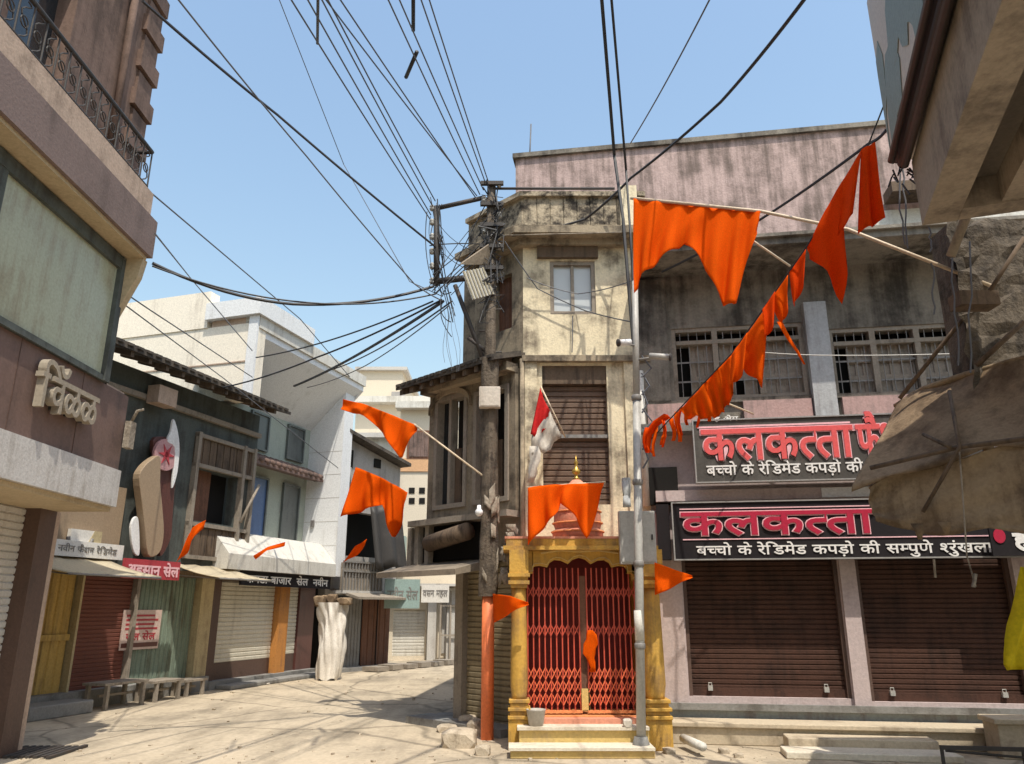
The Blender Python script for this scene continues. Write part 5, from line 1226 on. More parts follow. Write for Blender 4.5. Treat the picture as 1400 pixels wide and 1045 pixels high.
def far_block(name, label, px0, px1, pyt, y, depth, m, extra=None):
    a, b_ = at_y(px0, pyt, y), at_y(px1, pyt, y); F = Frame(a.x, y, 0)
    t = thing(name, label, 'building', (a.x, y, 0)); W_ = b_.x - a.x
    bx(F, 0, W_, -depth, 0, 0, a.z).build('wall', m, t)
    return t, F, W_, a.z
t, F, W_, z = far_block('cream_house', 'cream and orange rendered house with brown window and square vents behind the orange flag', 548, 640, 560, 27.5, 6, 'far_cream')
bx(F, -.15, W_ + .1, -.2, .35, z - .02, z + .22).build('roof_slab', 'white_dirty', t)
q = F.rect(560, 592, 586, 625); fr = bx(F, q[0] - .08, q[1] + .08, .002, .06, q[2] - .08, q[3] + .08).build('window', 'brown_wood', t)
MB().corrug(F, q[0], q[1], .065, q[2], q[3], .12, .02, True).build('shutter', 'tile_red', fr)
q = F.rect(548, 627, 600, 645); bx(F, q[0], W_, .002, .05, q[2], q[3]).build('band', 'far_orange', t)
for (x, y) in ((563, 671), (577, 671), (563, 685), (577, 685)):
    q = F.rect(x - 4, y - 4, x + 4, y + 4); bx(F, q[0], q[1], .002, .02, q[2], q[3]).build('vent', 'dark_void', t)
q = F.rect(536, 735, 556, 770); bx(F, q[0], q[1], .05, .6, q[2], q[3]).build('shade', 'teal_sign', t)
t, F, W_, z = far_block('beige_tower_house', 'beige flat roofed house standing tallest at the far end of the street', 487, 640, 553, 33, 8, 'far_cream')
bx(F, -.3, W_, -.2, .5, z - .02, z + .25).build('roof_slab', 'white_dirty', t)
q = F.rect(488, 503, 548, 550); bx(F, q[0], q[1], -5, -.5, z + .25, q[3]).build('penthouse', 'far_cream', t)
bx(F, q[0] - .2, q[1] + .2, -5.2, -.3, q[3], q[3] + .15).build('penthouse_roof', 'pale_slab', t)
q2 = F.rect(533, 532, 552, 545); bx(F, q2[0], q2[1], -.5, -.45, z + .3, q2[3]).build('window', 'far_grey', t)
q3 = F.rect(548, 520, 570, 550); MB().prism([F(q3[0], -4, z + .25), F(q3[1], -4, z + .25), F(q3[0], -4, q3[3])], (0, 3.3, 0)).build('stair_wall', 'far_cream', t)
t, F, W_, z = far_block('pale_house', 'pale grey house seen between the white fin and the tallest beige house', 440, 560, 600, 29.5, 3, 'white_dirty')
bx(F, -.1, W_ + .1, -.2, .3, z, z + .18).build('roof_slab', 'pale_slab', t)

# ================================================================== NEAR RIGHT BUILDING
zsl = 4.7
e_ = at_z(1264, 305, zsl)
VPX = 1075
ang = math.degrees(math.atan2(1, (VPX - 700) / FPX * math.cos(PITCH)))  # direction of the street side
A_ = Frame(e_.x, e_.y, ang - 180)      # u runs back towards the camera, n faces the street
ob = thing('right_overhang_building', 'building close on the right with beamed concrete overhang and rough dark masonry end', 'building', A_(1, -2, 0))
UL = 20.0  # lengthened out of view past the camera to cut sky fill from the side
bx(A_, 0, UL, -4, -.245, zsl + .24, zsl + .34).build('slab', 'soffit_dim', ob)
bm_ = MB()
bm_.box(A_, 0, UL, -.24, .02, zsl - .02, 5.28)
bm_.build('edge_beam', 'beam_tan', ob)
b2 = MB()
for d in (-.52, -1.2, -2.0): b2.box(A_, .2, UL, d - .2, d, zsl + .0, zsl + .238)
b2.box(A_, .0, .2, -4, -.245, zsl - .015, zsl + .238)
b2.build('beam', 'beam_tan', ob)
# upper storey fascia with the patterned panels
fd = .12
zf0 = 5.2
fp0 = A_.hit(1218, 232, fd); 
bx(A_, -.25, UL, -.1, fd, zf0 + .25, 7.2).build('fascia', 'camo_cream', ob)
cm = MB(); rnd = random.Random(4)
for k in range(16):
    u = -.3 + k * .55; z = zf0 + .5 + rnd.uniform(0, 1.3); pts = []
    for j in range(14):
        a = 2 * math.pi * j / 14; rr = .42 * (1 + .35 * math.sin(2 * a + k) + .2 * math.sin(3 * a + 2 * k)); 
        pts.append(A_(max(u + rr * .7 * math.cos(a), -.249), fd + .002 + .001 * (k % 4), max(z + rr * 1.25 * math.sin(a), zf0 + .27)))
    cm.prism(pts, Vector((A_.n[0], A_.n[1], 0)) * .004)
cm.build('fascia_pattern', 'camo_green', ob)
bx(A_, -.2, UL, -4, -.101, 6.9, 7.15).build('upper_slab', 'beam_tan', ob)
bx(A_, .05, UL, -4, -.3, zsl + .36, 6.88).build('upper_wall', 'white_dirty', ob)
pp = MB()
for k, (d, z, r) in enumerate(((fd - .02, zf0 + .20, .045), (fd - .05, zf0 + .12, .05), (fd + .05, zf0 + .14, .03), (fd - .04, zf0 + .05, .035))):
    pp.tube([A_(-.12 + .05 * k, d, z), A_(UL, d, z)], r, 8)
pp.build('pipe_bundle', 'pipe_dark', ob)
rnd = random.Random(9); en = MB()
for k in range(22):
    c = A_(-.12 + rnd.uniform(-.05, .08), fd - .05 + rnd.uniform(-.12, .1), zf0 + rnd.uniform(-.05, .2))
    en.tube([c, c + Vector((rnd.uniform(-.07, .05), rnd.uniform(-.05, .05), -rnd.uniform(.03, .16)))], .008, 4)
en.build('frayed_ends', 'pipe_dark', ob)
# masonry end wall under the slab
mw = Frame(*at_y(1322, 420, 7.0).xy, 0)
rows = []; rnd = random.Random(2); n1, n2 = 20, 26
for i in range(n1 + 1):
    rows.append([mw(-.06 + 2.8 * j / n2 + rnd.uniform(-.04, .04), rnd.uniform(-.03, .03), 3.35 + 2.05 * i / n1 + rnd.uniform(-.03, .03)) for j in range(n2 + 1)])
ms = MB().grid(rows); ms.sm = [False] * len(ms.f)
ms.box(mw, .02, 2.7, -.45, -.12, 3.35, 5.4)
ms.build('masonry', 'rough_masonry', ob)
bx(mw, 1.5, 2.7, -.45, -.1, 0, 3.34).build('column', 'rough_masonry', ob)
bx(mw, -.25, .12, .12, .32, zsl - .36, zsl - .22).build('bracket_beam', 'old_wood', ob)
# bamboo poles and strings hung under the overhang
def stick(name, label, pts, r, m, cat, group=None): return tag(MB().tube(pts, r, 8).build(name, m), label, cat, group)
stick('bamboo_pole', 'dark slanting bamboo prop under the concrete overhang', [at_y(1398, 100, 6.0), at_y(1300, 350, 6.5)], .045, 'beam_tan', 'pole')
stick('bamboo_pole', 'thin bamboo prop leaning on the rough masonry above the tarpaulin', [at_y(1400, 325, 6.6), at_y(1352, 400, 6.7)], .02, 'old_wood', 'pole')
stick('bamboo_pole', 'long dark bamboo prop crossing in front of the barred windows at right', [at_y(1345, 400, 6.9), at_y(1230, 545, 7.6)], .022, 'old_wood', 'pole')
stick('bamboo_pole', 'dark bamboo prop at the right edge just above the tarpaulin', [at_y(1400, 440, 6.7), at_y(1335, 500, 6.9)], .025, 'old_wood', 'pole')
ws = MB(); rnd = random.Random(6)
for (x0, y0, x1, y1) in ((1228, 225, 1236, 335), (1234, 228, 1240, 340), (1271, 310, 1272, 345), (1275, 360, 1278, 430), (1300, 340, 1310, 500), (1325, 330, 1328, 510)):
    a, b_ = at_y(x0, y0, 6.6), at_y(x1, y1, 6.6); ws.tube([lerp(a, b_, i / 7) + Vector((rnd.uniform(-.02, .02), 0, 0)) for i in range(8)], .008, 4)
tag(ws.build('hanging_strings', 'wire_grey'), 'loose strings and wires hanging from the end of the concrete overhang', 'strings')
# tarpaulin
def crom(P, t):                    # smooth curve through a row of points
    n = len(P); k = t * (n - 1); i = min(int(k), n - 2); s = k - i
    p0, p1, p2, p3 = P[max(i - 1, 0)], P[i], P[i + 1], P[min(i + 2, n - 1)]
    return .5 * ((2 * p1) + (p2 - p0) * s + (2 * p0 - 5 * p1 + 4 * p2 - p3) * s * s + (3 * p1 - p0 - 3 * p2 + p3) * s ** 3)
def surf(rowpx, nj=64, ni=32, amp=.03, seed=1):
    rnd = random.Random(seed); base = [[at_y(*q) for q in r] for r in rowpx]; R_ = []
    w_ = [(rnd.uniform(3, 22), rnd.uniform(3, 16), rnd.uniform(0, 6), rnd.uniform(.25, 1)) for _ in range(9)]
    for i in range(ni + 1):
        v = i / ni; row = []
        for j in range(nj + 1):
            u = j / nj; q = crom([crom(r, u) for r in base], v)
            f = sum(a_ * math.sin(x_ * u + y_ * v + p_) for x_, y_, p_, a_ in w_) / 3
            row.append(q + Vector((0, amp * f, amp * .55 * math.sin(14 * u - 5 * v) - (.035 * abs(math.sin(11 * u + 1)) if i == ni else 0))))
        R_.append(row)
    return MB().grid(R_)
tp_ = thing('tarpaulin_canopy', 'large dirty brown tarpaulin canopy sagging over the right end of the signboards', 'canopy', (4.3, 7.2, 0))
surf([[(1224, 556, 7.9), (1262, 532, 7.6), (1320, 512, 7.2), (1400, 490, 6.7), (1480, 470, 6.3), (1640, 440, 5.6)],
      [(1200, 600, 7.55), (1250, 582, 7.3), (1320, 565, 6.9), (1400, 550, 6.5), (1480, 540, 6.1), (1640, 530, 5.4)],
      [(1164, 672, 7.2), (1225, 645, 7.0), (1320, 622, 6.6), (1400, 606, 6.3), (1480, 600, 5.9), (1640, 590, 5.2)]], amp=.05).build('roof_sheet', 'tarp_brown', tp_, solid=.012)
surf([[(1186, 668, 7.22), (1240, 645, 7.02), (1320, 623, 6.62), (1400, 608, 6.32), (1480, 600, 5.92), (1640, 590, 5.22)],
      [(1192, 692, 7.2), (1245, 685, 7.0), (1320, 680, 6.64), (1400, 672, 6.34), (1480, 665, 5.94), (1640, 655, 5.24)],
      [(1196, 712, 7.2), (1250, 722, 7.0), (1320, 726, 6.64), (1400, 724, 6.36), (1480, 722, 5.96), (1640, 715, 5.26)]], amp=.045, seed=3).build('hanging_sheet', 'tarp_light', tp_, solid=.012)
pb_ = MB().tube([at_y(1190, 640, 7.05), at_y(1308, 612, 6.55), at_y(1400, 600, 6.2), at_y(1480, 592, 5.9)], .022, 8).tube([at_y(1262, 700, 6.86), at_y(1312, 612, 6.5), at_y(1298, 535, 7.0)], .018, 7).tube([at_y(1300, 612, 6.55), at_y(1262, 594, 6.9)], .018, 6)
pb_.build('pole', 'old_wood', tp_)
bk_ = MB().tube([at_y(1224, 556, 7.9), at_y(1262, 532, 7.6), at_y(1320, 512, 7.2), at_y(1400, 490, 6.7), at_y(1480, 470, 6.3), (1640, 440, 5.6)], .03, 8)
bk_.build('top_roll', 'tarp_light', tp_)
for (x, y, h_) in ((1253, 716, 22), (1290, 714, 16), (1350, 610, 30)):
    fl = MB(); a = at_y(x, y, 6.6); b_ = at_y(x + 4, y + h_, 6.6); fl.grid([[a + Vector((-.05, 0, 0)), a + Vector((.05, -.01, 0))], [lerp(a, b_, .5) + Vector((-.035, -.02, 0)), lerp(a, b_, .5) + Vector((.045, 0, 0))], [b_ + Vector((-.01, 0, 0)), b_ + Vector((.02, 0, 0))]])
    fl.build('tatter', 'tarp_brown', tp_, solid=.006)
s_ = MB().tube([at_y(1312, 618, 6.4), at_y(1318, 700, 6.4), at_y(1322, 760, 6.42), at_y(1334, 802, 6.4)], .007, 5)
s_.tube([at_y(1334, 785, 6.4), at_y(1331, 803, 6.4)], .016, 5); tag(s_.build('hanging_rope', 'ragged_paper'), 'pale rope hanging from the brown tarpaulin', 'rope')
s_ = MB().tube([at_y(1277, 765, 7.5), at_y(1279, 790, 7.5)], .012, 5); tag(s_.build('short_tie', 'ragged_paper'), 'short pale tie hanging below the long black signboard', 'tie')
rows = [[at_y(lerp(lerp(1390, 1368, min(1, i / 3)), 1440, j / 6), 800 + 14 * i + 3 * math.sin(j * 2), 6.3) + Vector((0, .05 * math.sin(j * 1.9 + i * .6), 0)) for j in range(7)] for i in range(9)]
rows = [[at_y(lerp((1396, 1394, 1392, 1388, 1380, 1374, 1370, 1368, 1372)[i], 1445, j / 6), (775, 795, 815, 835, 855, 875, 893, 908, 916)[i], 6.3) + Vector((0, .05 * math.sin(j * 1.9 + i * .6), 0)) for j in range(7)] for i in range(9)]
tag(MB().grid(rows).build('yellow_bag', 'yellow_bag', solid=.01), 'bright yellow plastic bag hanging at the right edge', 'bag')
s_ = MB().tube([at_y(1420, 605, 6.25), at_y(1420, 780, 6.3)], .008, 5); tag(s_.build('hanging_rope', 'ragged_paper'), 'rope from the brown tarpaulin that holds the yellow bag', 'rope')
dsg = thing('small_red_white_sign', 'small dark sign with red and white marks at the far right edge', 'sign', S(4.9, .5, 2.2))
q = S.rect(1355, 722, 1420, 760, .5); bx(S, q[0], q[1] + .3, .46, .5, q[2], q[3]).build('board', 'sign_black', dsg)
c = S.hit(1366, 733, .5); mm = MB().prism([S(c[0] + .07 * math.cos(2 * math.pi * k / 16), .501, c[1] + .09 * math.sin(2 * math.pi * k / 16)) for k in range(16)], Vector((S.n[0], S.n[1], 0)) * .01); mm.build('red_mark', 'letter_red', dsg)
lettering('ह', S, S.hit(1386, 740, .5)[0], S.hit(1408, 740, .5)[0], S.hit(1390, 748, .5)[1], .16, .502, 'white_mark', 'letter_white', dsg, .008, .012)

# ================================================================== FLAGS
def flag(name, label, top, bot, cat='flag', m='orange_cloth', nu=22, nv=14, amp=.05, freq=5.0, seed=0, stick=None, group='orange flags over the street', sag=0, cname='cloth', extra=None, srad=.012):
    """top and bottom edges of the cloth as (px, py, distance) polylines of equal length"""
    rnd = random.Random(seed); ph = rnd.uniform(0, 6); rows = []
    tp3 = [at_y(*p) for p in top]; bp3 = [at_y(*p) for p in bot]
    for i in range(nv + 1):
        v = i / nv; r = []
        for j in range(nu + 1):
            u = j / nu; p = lerp(along(tp3, u), along(bp3, u), v)
            k = amp * (.25 + .9 * v)
            r.append(p + Vector((k * .25 * math.sin(freq * 6.28 * u + ph + 1), k * math.sin(freq * 6.28 * u + ph + .8 * math.sin(v * 3)) + .35 * k * math.sin(11.7 * u * freq / 3 + 4 * v), .12 * k * math.sin(7 * u + 9 * v))))
        rows.append(r)
    t = thing(name, label, cat, tp3[0], group)
    MB().grid(rows).build(cname, m, t, solid=.004)
    if stick:
        MB().tube([at_y(*p) for p in stick], srad, 8).build('stick', 'bamboo', t)
    if extra: extra(t)
    return t
flag('swallowtail_flag', 'largest orange swallowtail flag, hanging from a bamboo pole before the grey upper floor',
     [(866, 272, 8.5), (895, 275, 8.45), (925, 278, 8.4), (950, 281, 8.35), (975, 284, 8.3), (1000, 286, 8.25), (1020, 288, 8.2), (1039, 290, 8.15)],
     [(866, 405, 8.5), (879, 374, 8.45), (905, 352, 8.4), (937, 330, 8.35), (962, 362, 8.3), (988, 415, 8.25), (1003, 421, 8.2), (1034, 322, 8.15)],
     amp=.06, freq=6, nu=44, nv=20, stick=[(862, 271, 8.52), (1040, 289, 8.15), (1160, 314, 7.7), (1355, 391, 6.95)], srad=.02)
bun = 'orange pennants strung on the slanting rope'
fl_ = [
 ('longest dark orange pennant at the top of the rope beside the right building', [(1178, 204, 6.5), (1196, 195, 6.45)], [(1174, 318, 6.55), (1208, 301, 6.5)], .04, 1.5, 'orange_cloth_deep'),
 ('wide long orange pennant third from the top of the rope', [(1154, 244, 6.68), (1128, 288, 6.88), (1104, 336, 7.1)], [(1156, 332, 6.7), (1155, 411, 6.9), (1108, 351, 7.1)], .06, 2.0, 'orange_cloth_deep'),
 ('narrow orange pennant hanging below the wide one on the rope', [(1102, 340, 7.15), (1078, 372, 7.3)], [(1098, 390, 7.15), (1085, 421, 7.3)], .04, 1.2, 'orange_cloth_deep'),
 ('small orange pennant with a long thin tail on the rope', [(1077, 376, 7.35), (1052, 410, 7.5)], [(1076, 428, 7.35), (1068, 445, 7.5)], .03, 1.2, 'orange_cloth'),
 ('triangular orange pennant in the middle of the rope', [(1052, 415, 7.55), (1002, 482, 7.9)], [(1043, 530, 7.6), (1012, 498, 7.9)], .05, 1.5, 'orange_cloth'),
 ('shorter orange pennant between the two largest ones on the rope', [(1178, 205, 6.5), (1153, 246, 6.66)], [(1167, 290, 6.5), (1146, 322, 6.64)], .03, 1.2, 'orange_cloth_deep'),
 ('small folded pennant just above the triangular one in the middle of the rope', [(1060, 398, 7.42), (1042, 424, 7.52)], [(1058, 448, 7.42), (1046, 462, 7.5)], .03, 1.2, 'orange_cloth_deep'),
 ('small crumpled pennant just below the triangular one in the middle of the rope', [(1022, 455, 7.7), (1000, 485, 7.88)], [(1016, 512, 7.7), (998, 528, 7.88)], .05, 1.4, 'orange_cloth'),
 ('crumpled orange pennants bunched above the charcoal signboard', [(1001, 484, 7.95), (965, 522, 8.3), (930, 560, 8.6)], [(1004, 538, 8.0), (978, 572, 8.3), (938, 572, 8.6)], .08, 4, 'orange_cloth'),
]
for i, (lb, tp, bt_, am, fq, mm) in enumerate(fl_):
    flag('rope_pennant', lb, tp, bt_, 'pennant', mm, nu=14, nv=12, amp=am, freq=fq, seed=i + 3, group=bun)
tl = MB(); pts = [at_y(*p) for p in ((1066, 440, 7.45), (1078, 462, 7.45), (1090, 480, 7.45), (1100, 498, 7.45))]
tl.grid([[p + Vector((-.03 * (1 - i / 5), 0, 0)), p + Vector((.03 * (1 - i / 5), .01, 0))] for i, p in enumerate(pts)])
tag(tl.build('ribbon', 'orange_cloth', solid=.005), 'thin torn orange ribbon trailing in front of the window bars', 'ribbon')
rg = thing('rag_bunting', 'tattered orange rags at the low end of the rope above the shop sign', 'bunting', at_y(905, 580, 9.0), bun)
rnd = random.Random(21)
for k in range(16):
    x = lerp(1000, 888, k / 15) + rnd.uniform(-4, 4); y = lerp(520, 588, k / 15) + rnd.uniform(-4, 4); ln = rnd.uniform(16, 42); dd_ = lerp(8.2, 9.3, k / 15); wd = rnd.uniform(3, 8)
    rows = [[at_y(x + wd * (j / 3 - .5) * (1 - .3 * i / 5) + 2.5 * math.sin(i * .9 + k), y + ln * i / 5, dd_ + .05 * math.sin(j + i + k)) for j in range(4)] for i in range(6)]
    MB().grid(rows).build('rag', 'orange_cloth' if k % 3 else 'orange_cloth_deep', rg, solid=.005)
pts = [at_y(*p) for p in ((912, 568, 9.1), (897, 578, 9.2), (887, 592, 9.3), (884, 610, 9.35), (888, 618, 9.35))]
rows = [[along(pts, i / 8) + Vector((-.035, 0, .02)), along(pts, i / 8) + Vector((0, -.03, 0)), along(pts, i / 8) + Vector((.04, 0, -.03))] for i in range(9)]
MB().grid(rows).build('rag', 'orange_cloth_deep', rg, solid=.006)
stick('thin_stick', 'short pale stick poking out behind the crumpled pennants', [at_y(990, 550, 9.6), at_y(1030, 566, 10.1)], .012, 'bamboo', 'stick')
stick('thin_stick', 'pale stick showing below the largest swallowtail flag', [at_y(1030, 330, 8.6), at_y(1080, 364, 8.9)], .014, 'bamboo', 'stick')
flag('stick_flag', 'orange flag on a slanting stick tied to the utility pole, streaming left',
     [(469, 546, 11.3), (495, 552, 11.25), (520, 561, 11.2), (545, 571, 11.15), (571, 583, 11.1)], [(466, 561, 11.3), (497, 567, 11.25), (524, 592, 11.2), (546, 629, 11.15), (569, 590, 11.1)], amp=.06, freq=3, seed=2, stick=[(566, 580, 11.1), (662, 652, 10.7)], srad=.014)
flag('hanging_flag', 'broad orange swallowtail flag in front of the grey building on the left street',
     [(487, 639, 13.5), (505, 646, 13.5), (525, 655, 13.5), (542, 664, 13.5), (558, 674, 13.5)], [(469, 708, 13.5), (494, 698, 13.5), (520, 690, 13.5), (539, 739, 13.5), (555, 692, 13.5)], amp=.09, freq=3, seed=5, nu=30)
flag('ribbon_flag', 'small twisted orange flag below the broad swallowtail flag', [(502, 737, 14), (486, 747, 14)], [(497, 752, 14), (470, 770, 14)], amp=.05, freq=1, seed=6, nu=8)
flag('ribbon_flag', 'orange flag furled against the timber window of the green shop', [(281, 711, 14.8), (262, 722, 14.8), (256, 738, 14.8)], [(277, 722, 14.8), (256, 752, 14.8), (242, 772, 14.8)], amp=.06, freq=1.5, seed=7, nu=10)
flag('ribbon_flag', 'limp orange strip lying over the white building balcony edge', [(390, 741, 17.2), (366, 748, 17.2), (346, 760, 17.2)], [(388, 747, 17.2), (366, 753, 17.2), (348, 765, 17.2)], amp=.03, freq=1, seed=8, nu=8)
flag('swallowtail_flag', 'orange swallowtail flag draped in front of the pink shrine dome',
     [(722, 667, 9.85), (740, 664, 9.85), (757, 663, 9.85), (774, 662, 9.85), (792, 661, 9.85), (808, 661, 9.85), (826, 660, 9.85)],
     [(723, 746, 9.85), (742, 722, 9.85), (757, 706, 9.85), (767, 688, 9.85), (786, 706, 9.85), (803, 740, 9.85), (824, 668, 9.85)], amp=.06, freq=4, seed=9, nu=40, stick=[(720, 667, 9.9), (828, 659, 9.9)])
flag('triangle_pennant', 'small orange triangular pennant tied to the orange foot of the utility pole', [(674, 812, 10.45), (698, 815, 9.80), (722, 824, 9.70)], [(676, 852, 10.45), (698, 838, 9.80), (722, 827, 9.70)], 'pennant', amp=.03, freq=1.5, seed=10, nu=12)
flag('triangle_pennant', 'small orange triangular pennant on the right side of the shrine', [(895, 769, 9.7), (920, 778, 9.7), (946, 787, 9.7)], [(896, 814, 9.7), (920, 803, 9.7), (946, 790, 9.7)], 'pennant', amp=.03, freq=1.5, seed=11, nu=12)
rwf = flag('red_white_flag', 'small red and white flag on a stick before the middle storey shutter', [(739, 530, 10.5), (743, 545, 10.5), (752, 562, 10.5)], [(726, 594, 10.5), (735, 600, 10.5), (748, 585, 10.5)], m='red_cloth', amp=.04, freq=1.5, seed=12, nu=12, cname='red_cloth', stick=[(739, 528, 10.5), (773, 598, 10.6)], group='flags')
rows = [[lerp(at_y(lerp(752, 726, j / 8), lerp(562, 598, j / 8), 10.48), at_y(lerp(768, 727, j / 8), lerp(598, 622, j / 8) + (8 if j in (3, 4, 5) else 0), 10.48), i / 5) + Vector((0, .03 * math.sin(j * 1.4 + i), 0)) for j in range(9)] for i in range(6)]
MB().grid(rows).build('white_cloth', 'white_cloth', rwf, solid=.005)
rows = [[at_y(x0 + (x1 - x0) * j / 3 + 2 * math.sin(i), 610 + 10 * i, 10.47 + .02 * math.sin(i + j)) for j in range(4)] for i, (x0, x1) in enumerate(((724, 736), (722, 738), (723, 737), (722, 734), (724, 735), (723, 731)))]
MB().grid(rows).build('white_tail', 'white_cloth', rwf, solid=.005)

# ================================================================== OVERHEAD WIRES
def wire(label, pts, r=.010, m='wire_black', sag=0, group='overhead wires', name='overhead_wire'):
    if len(pts) == 2: P = sagline(pts[0], pts[1], sag, 18)
    else:
        P = []
        for i in range(len(pts) - 1):
            s_ = sagline(pts[i], pts[i + 1], sag, 10); P += s_ if i == 0 else s_[1:]
    return tag(MB().tube(P, r, 5).build(name, m), label, 'wire', group)
def over(px0, py0, z0, px1, py1, z1, ext=.8):   # a level wire: far end first, run on past the frame overhead
    a, b_ = at_z(px0, py0, z0), at_z(px1, py1, z1); return [a, b_ + (b_ - a) * ext]
zA = A.z
LBL = 'thin black wire of the left bundle running overhead to the cross arm'
for (x0, x1, y1) in ((403, 588, 300), (425, 589, 294), (444, 592, 283), (452, 595, 275)):
    a = Vector((at_y(x1, y1, PY)).to_tuple()); b_ = at_z(x0, 0, a.z + .05); wire(LBL, [a, b_ + (b_ - a) * .8], .009, 'wire_grey', .06, 'left bundle of overhead wires')
LBR = 'thin black wire of the right bundle running overhead to the top of the utility pole'
for (x0, x1, y1) in ((470, 650, 270), (534, 656, 266), (549, 661, 260), (578, 665, 254), (589, 668, 250)):
    a = at_y(x1, y1, PY); b_ = at_z(x0, 0, a.z + .05); wire(LBR, [a, b_ + (b_ - a) * .8], .009, 'wire_grey', .06, 'right bundle of overhead wires')
a = at_y(652, 268, PY); b_ = at_z(450, 0, a.z + .1); wire('thin wire crossing from the left bundle over to the pole top', [a, b_ + (b_ - a) * .8], .009, 'wire_grey', .05)
stick('wire_spacer', 'short dark spacer slanting across the right wire bundle', [at_z(555, 106, 8.0), at_z(570, 71, 8.0)], .025, 'wire_black', 'spacer')
stick('wire_spacer', 'dark spacer hanging at the top of the right wire bundle', [at_z(565, -20, 8.0), at_z(565, 42, 8.0)], .022, 'wire_black', 'spacer')
stick('wire_spacer', 'dark spacer at the top of the left wire bundle', [at_z(435, -20, 7.7), at_z(434, 60, 7.7)], .016, 'wire_grey', 'spacer')
wire('thick black cable sloping from the left building balcony down to the cross arm', [at_y(195, 2, 6.2), at_y(380, 158, 8.4), at_y(598, 340, PY)], .017, sag=.02)
wire('thin black wire steeply sloping from the sky at left down behind the cross arm', [at_y(240, -5, 6.0), at_y(420, 215, 8.5), at_y(566, 388, 10.6), at_y(606, 412, PY)], .010, 'wire_grey', sag=.02)
wire('faint wire high in the left half of the sky', [at_y(380, -5, 9), at_y(470, 225, 12), at_y(560, 385, 11), at_y(604, 405, PY)], .007, 'wire_grey')
wire('faint wire falling from the brown balcony end toward the cream wall', [at_y(190, 250, 8.9), at_y(410, 436, 17), at_y(482, 520, 21)], .012, 'wire_grey')
wire('thin wire from the brown balcony end down to the white roof slab', [at_y(212, 320, 8.6), at_y(260, 380, 15), at_y(345, 480, 15.5)], .012, 'wire_grey')
wire('heavy sagging black cable from the left building to the pole', [at_y(208, 360, 8.8), at_y(400, 416, 9.8), at_y(592, 392, PY)], .022, sag=.1)
wire('second cable sagging just under the heavy one to the pole', [at_y(208, 364, 8.8), at_y(420, 414, 9.8), at_y(596, 402, PY)], .012, sag=.08)
wire('topmost cable of the fan from the white roof to the pole', [at_y(350, 489, 15.0), at_y(592, 412, PY)], .014, sag=.12)
wire('cable of the fan reaching the cream side wall', [at_y(305, 530, 15.2), at_y(430, 490, 13), at_y(604, 410, PY)], .016, sag=.05)
wire('thickest cable of the fan, second from below', [at_y(402, 528, 17), at_y(606, 412, PY)], .026, sag=.1)
wire('lowest cable of the fan to the pole, slack over the white roof edge', [at_y(445, 508, 18.5), at_y(618, 412, PY)], .014, sag=.15)
wire('slack cable beside the lowest one of the fan', [at_y(420, 530, 18), at_y(500, 500, 14), at_y(614, 418, PY)], .010, 'wire_grey', sag=.05)
wire('upper thin wire slanting across the cream side wall', [at_y(140, 395, 9.2), at_y(180, 424, 9.8), at_y(305, 517, 15.0), at_y(462, 640, 19)], .010, 'wire_grey')
wire('lower thin wire slanting across the cream side wall', [at_y(140, 380, 9.2), at_y(205, 424, 10), at_y(345, 516, 15.3)], .010, 'wire_grey')
wire('left thick cable dropping from overhead to the thin pole', [at_z(818, -60, 9.0) + (at_z(818, -60, 9.0) - at_y(840, 212, 9.9)) * 2.2, at_z(818, -60, 9.0), at_y(840, 212, 9.9), at_y(852, 300, 9.75), at_y(866, 470, QY)], .024)
wire('right thick cable dropping from overhead to the thin pole', [at_z(831, -60, 9.0) + (at_z(831, -60, 9.0) - at_y(856, 232, 9.9)) * 2.2, at_z(831, -60, 9.0), at_y(856, 232, 9.9), at_y(862, 320, 9.7), at_y(868, 430, QY)], .018)
wire('thin wire from the upper right sky to the pink parapet', [at_y(975, -10, 6.5) + (at_y(975, -10, 6.5) - at_y(862, 196, 10.8)) * 1.5, at_y(975, -10, 6.5), at_y(862, 196, 10.8)], .010, 'wire_grey', .05)
wire('thick black cable from the upper right sky down to the yellow corner building', [at_y(1105, -8, 5.8) + (at_y(1105, -8, 5.8) - at_y(985, 140, 8.0)) * 2.5, at_y(1105, -8, 5.8), at_y(985, 140, 8.0), at_y(862, 244, 10.2), at_y(800, 300, 10.85), at_y(700, 322, PY)], .02, sag=.03)
wire('black rope from behind the largest flag up to the right building', [at_y(905, 372, 10.2), at_y(1040, 300, 8.6), at_y(1190, 195, 6.6), at_y(1212, 178, 6.2)], .016, sag=.02)
wire('slanting rope that carries the orange pennants', [at_y(1210, 140, 6.2), at_y(1188, 196, 6.5), at_y(1103, 337, 7.1), at_y(1002, 482, 7.9), at_y(930, 558, 8.7), at_y(880, 612, 9.5)], .008, name='bunting_rope')
wire('looping wire across the yellow wall under the top window', [at_y(720, 380, 10.8), at_y(790, 402, 10.9), at_y(864, 384, 10.0)], .008, 'wire_grey', .03)
wire('wire falling across the yellow wall to the thin pole', [at_y(690, 330, 10.7), at_y(735, 395, 10.85), at_y(800, 425, 10.85), at_y(862, 440, 9.8)], .009, 'wire_grey', .01)
wire('thin cable strung along the blackened parapet', [at_y(690, 322, 10.7), at_y(850, 318, 10.6)], .010, 'ragged_paper')
wire('thin vertical wire down the yellow wall under the top window', [at_y(783, 432, 10.92), at_y(782, 482, 10.92)], .009, 'wire_grey')
stick('roof_rod', 'thin bare rod standing on the pink parapet', [S(S.hit(722, 212, D3)[0], D3 - .1, zt - .3), at_y(726, 170, 12.6)], .014, 'wire_grey', 'rod')
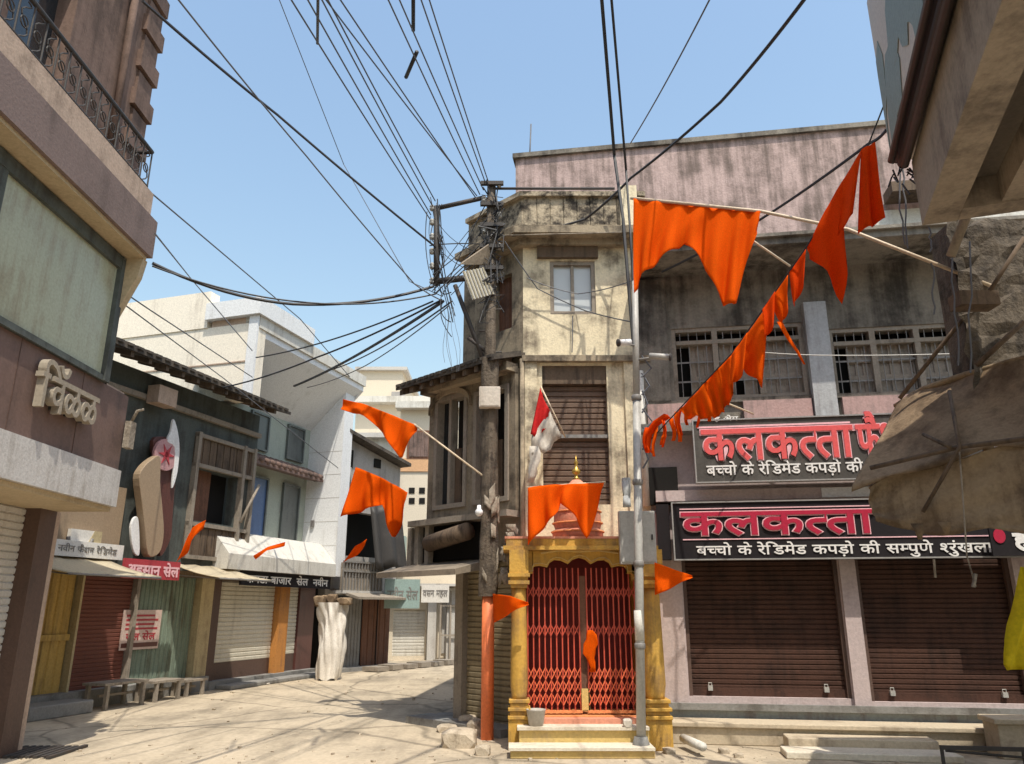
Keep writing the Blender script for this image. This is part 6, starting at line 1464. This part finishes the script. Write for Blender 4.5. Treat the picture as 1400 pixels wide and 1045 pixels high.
wire('thin wire across the barred windows', [at_y(1020, 480, 10.2), at_y(1120, 486, 9.9), at_y(1300, 484, 9.6)], .007, 'galvanised', .01)

# ================================================================== LOOSE THINGS ON THE GROUND
rk = [(628, 1020, .20, 'largest grey stone'), (650, 1005, .16, 'flat stone'), (612, 1000, .13, 'small dark stone'), (690, 1000, .12, 'pinkish stone'), (660, 1032, .12, 'stone nearest the orange foot'), (640, 995, .14, 'half hidden stone')]
for i, (x, y, r, n_) in enumerate(rk):
    p = at_z(x, y, 0); tag(MB().rock((p.x, p.y, -.03), r * 1.25, .8, i).build('loose_stone', 'rubble'), n_ + ' in the rubble heap at the utility pole', 'stone', 'rubble at the utility pole')
p = at_z(610, 985, 0)
tag(MB().rock((p.x, p.y, -.1), .42, .42, 31).build('broken_slab', 'slab_grey'), 'broken concrete slab lying in the shade of the corner building', 'slab')
p0, p1 = at_z(936, 1024, 0), at_z(962, 1036, 0); p0.z = p1.z = .11
pi_ = MB().tube([p0 + Vector((0, .05, 0)), p1], .05, 12); tag(pi_.build('pipe_piece', 'white_dirty'), 'short piece of white pipe lying beside the thin pole', 'pipe')
for i, (x, y, r, n_) in enumerate(((915, 1030, .10, 'brown stone beside the thin pole'), (990, 1030, .09, 'pale cube like stone left of the stone steps'), (1010, 1036, .07, 'small stone left of the stone steps'), (925, 1012, .08, 'grey stone against the shrine corner'))):
    p = at_z(x, y, .0); tag(MB().rock((p.x, p.y, -.01), r, .8, 40 + i).build('loose_stone', 'rubble'), n_, 'stone', 'stones at the shop platform')
for i, (x, y, lb) in enumerate(((48, 970, 'white crumpled paper near the left building'), (362, 936, 'pale litter on the road before the white shutter'), (235, 944, 'white scrap under the small plank bench'))):
    p = at_z(x, y, 0); tag(MB().rock((p.x, p.y, 0), .13 if i == 0 else .16, .5 if i != 1 else .2, 60 + i).build('paper_scrap', 'white_cloth'), lb, 'litter')

gr = MB(); rnd = random.Random(77)
for k in range(520):
    x = rnd.uniform(-6.5, 5); y = rnd.uniform(8.6, 22) if k % 3 else rnd.uniform(8.8, 10.2); r = rnd.choice([.008, .010, .012, .016, .022, .03])
    n = 5; a0 = rnd.uniform(0, 6); rr = [r * rnd.uniform(.6, 1.2) for _ in range(n)]; h_ = r * rnd.uniform(.3, .9)
    gr.prism([(x + rr[i] * math.cos(a0 + 6.283 * i / n), y + rr[i] * math.sin(a0 + 6.283 * i / n), -.004) for i in range(n)], (rnd.uniform(-.3, .3) * r, rnd.uniform(-.3, .3) * r, h_ + .004))
go = gr.build('road_grit', 'rubble', kind='stuff'); tag(go, 'loose grit and small crumbs of stone scattered over the road', 'grit')
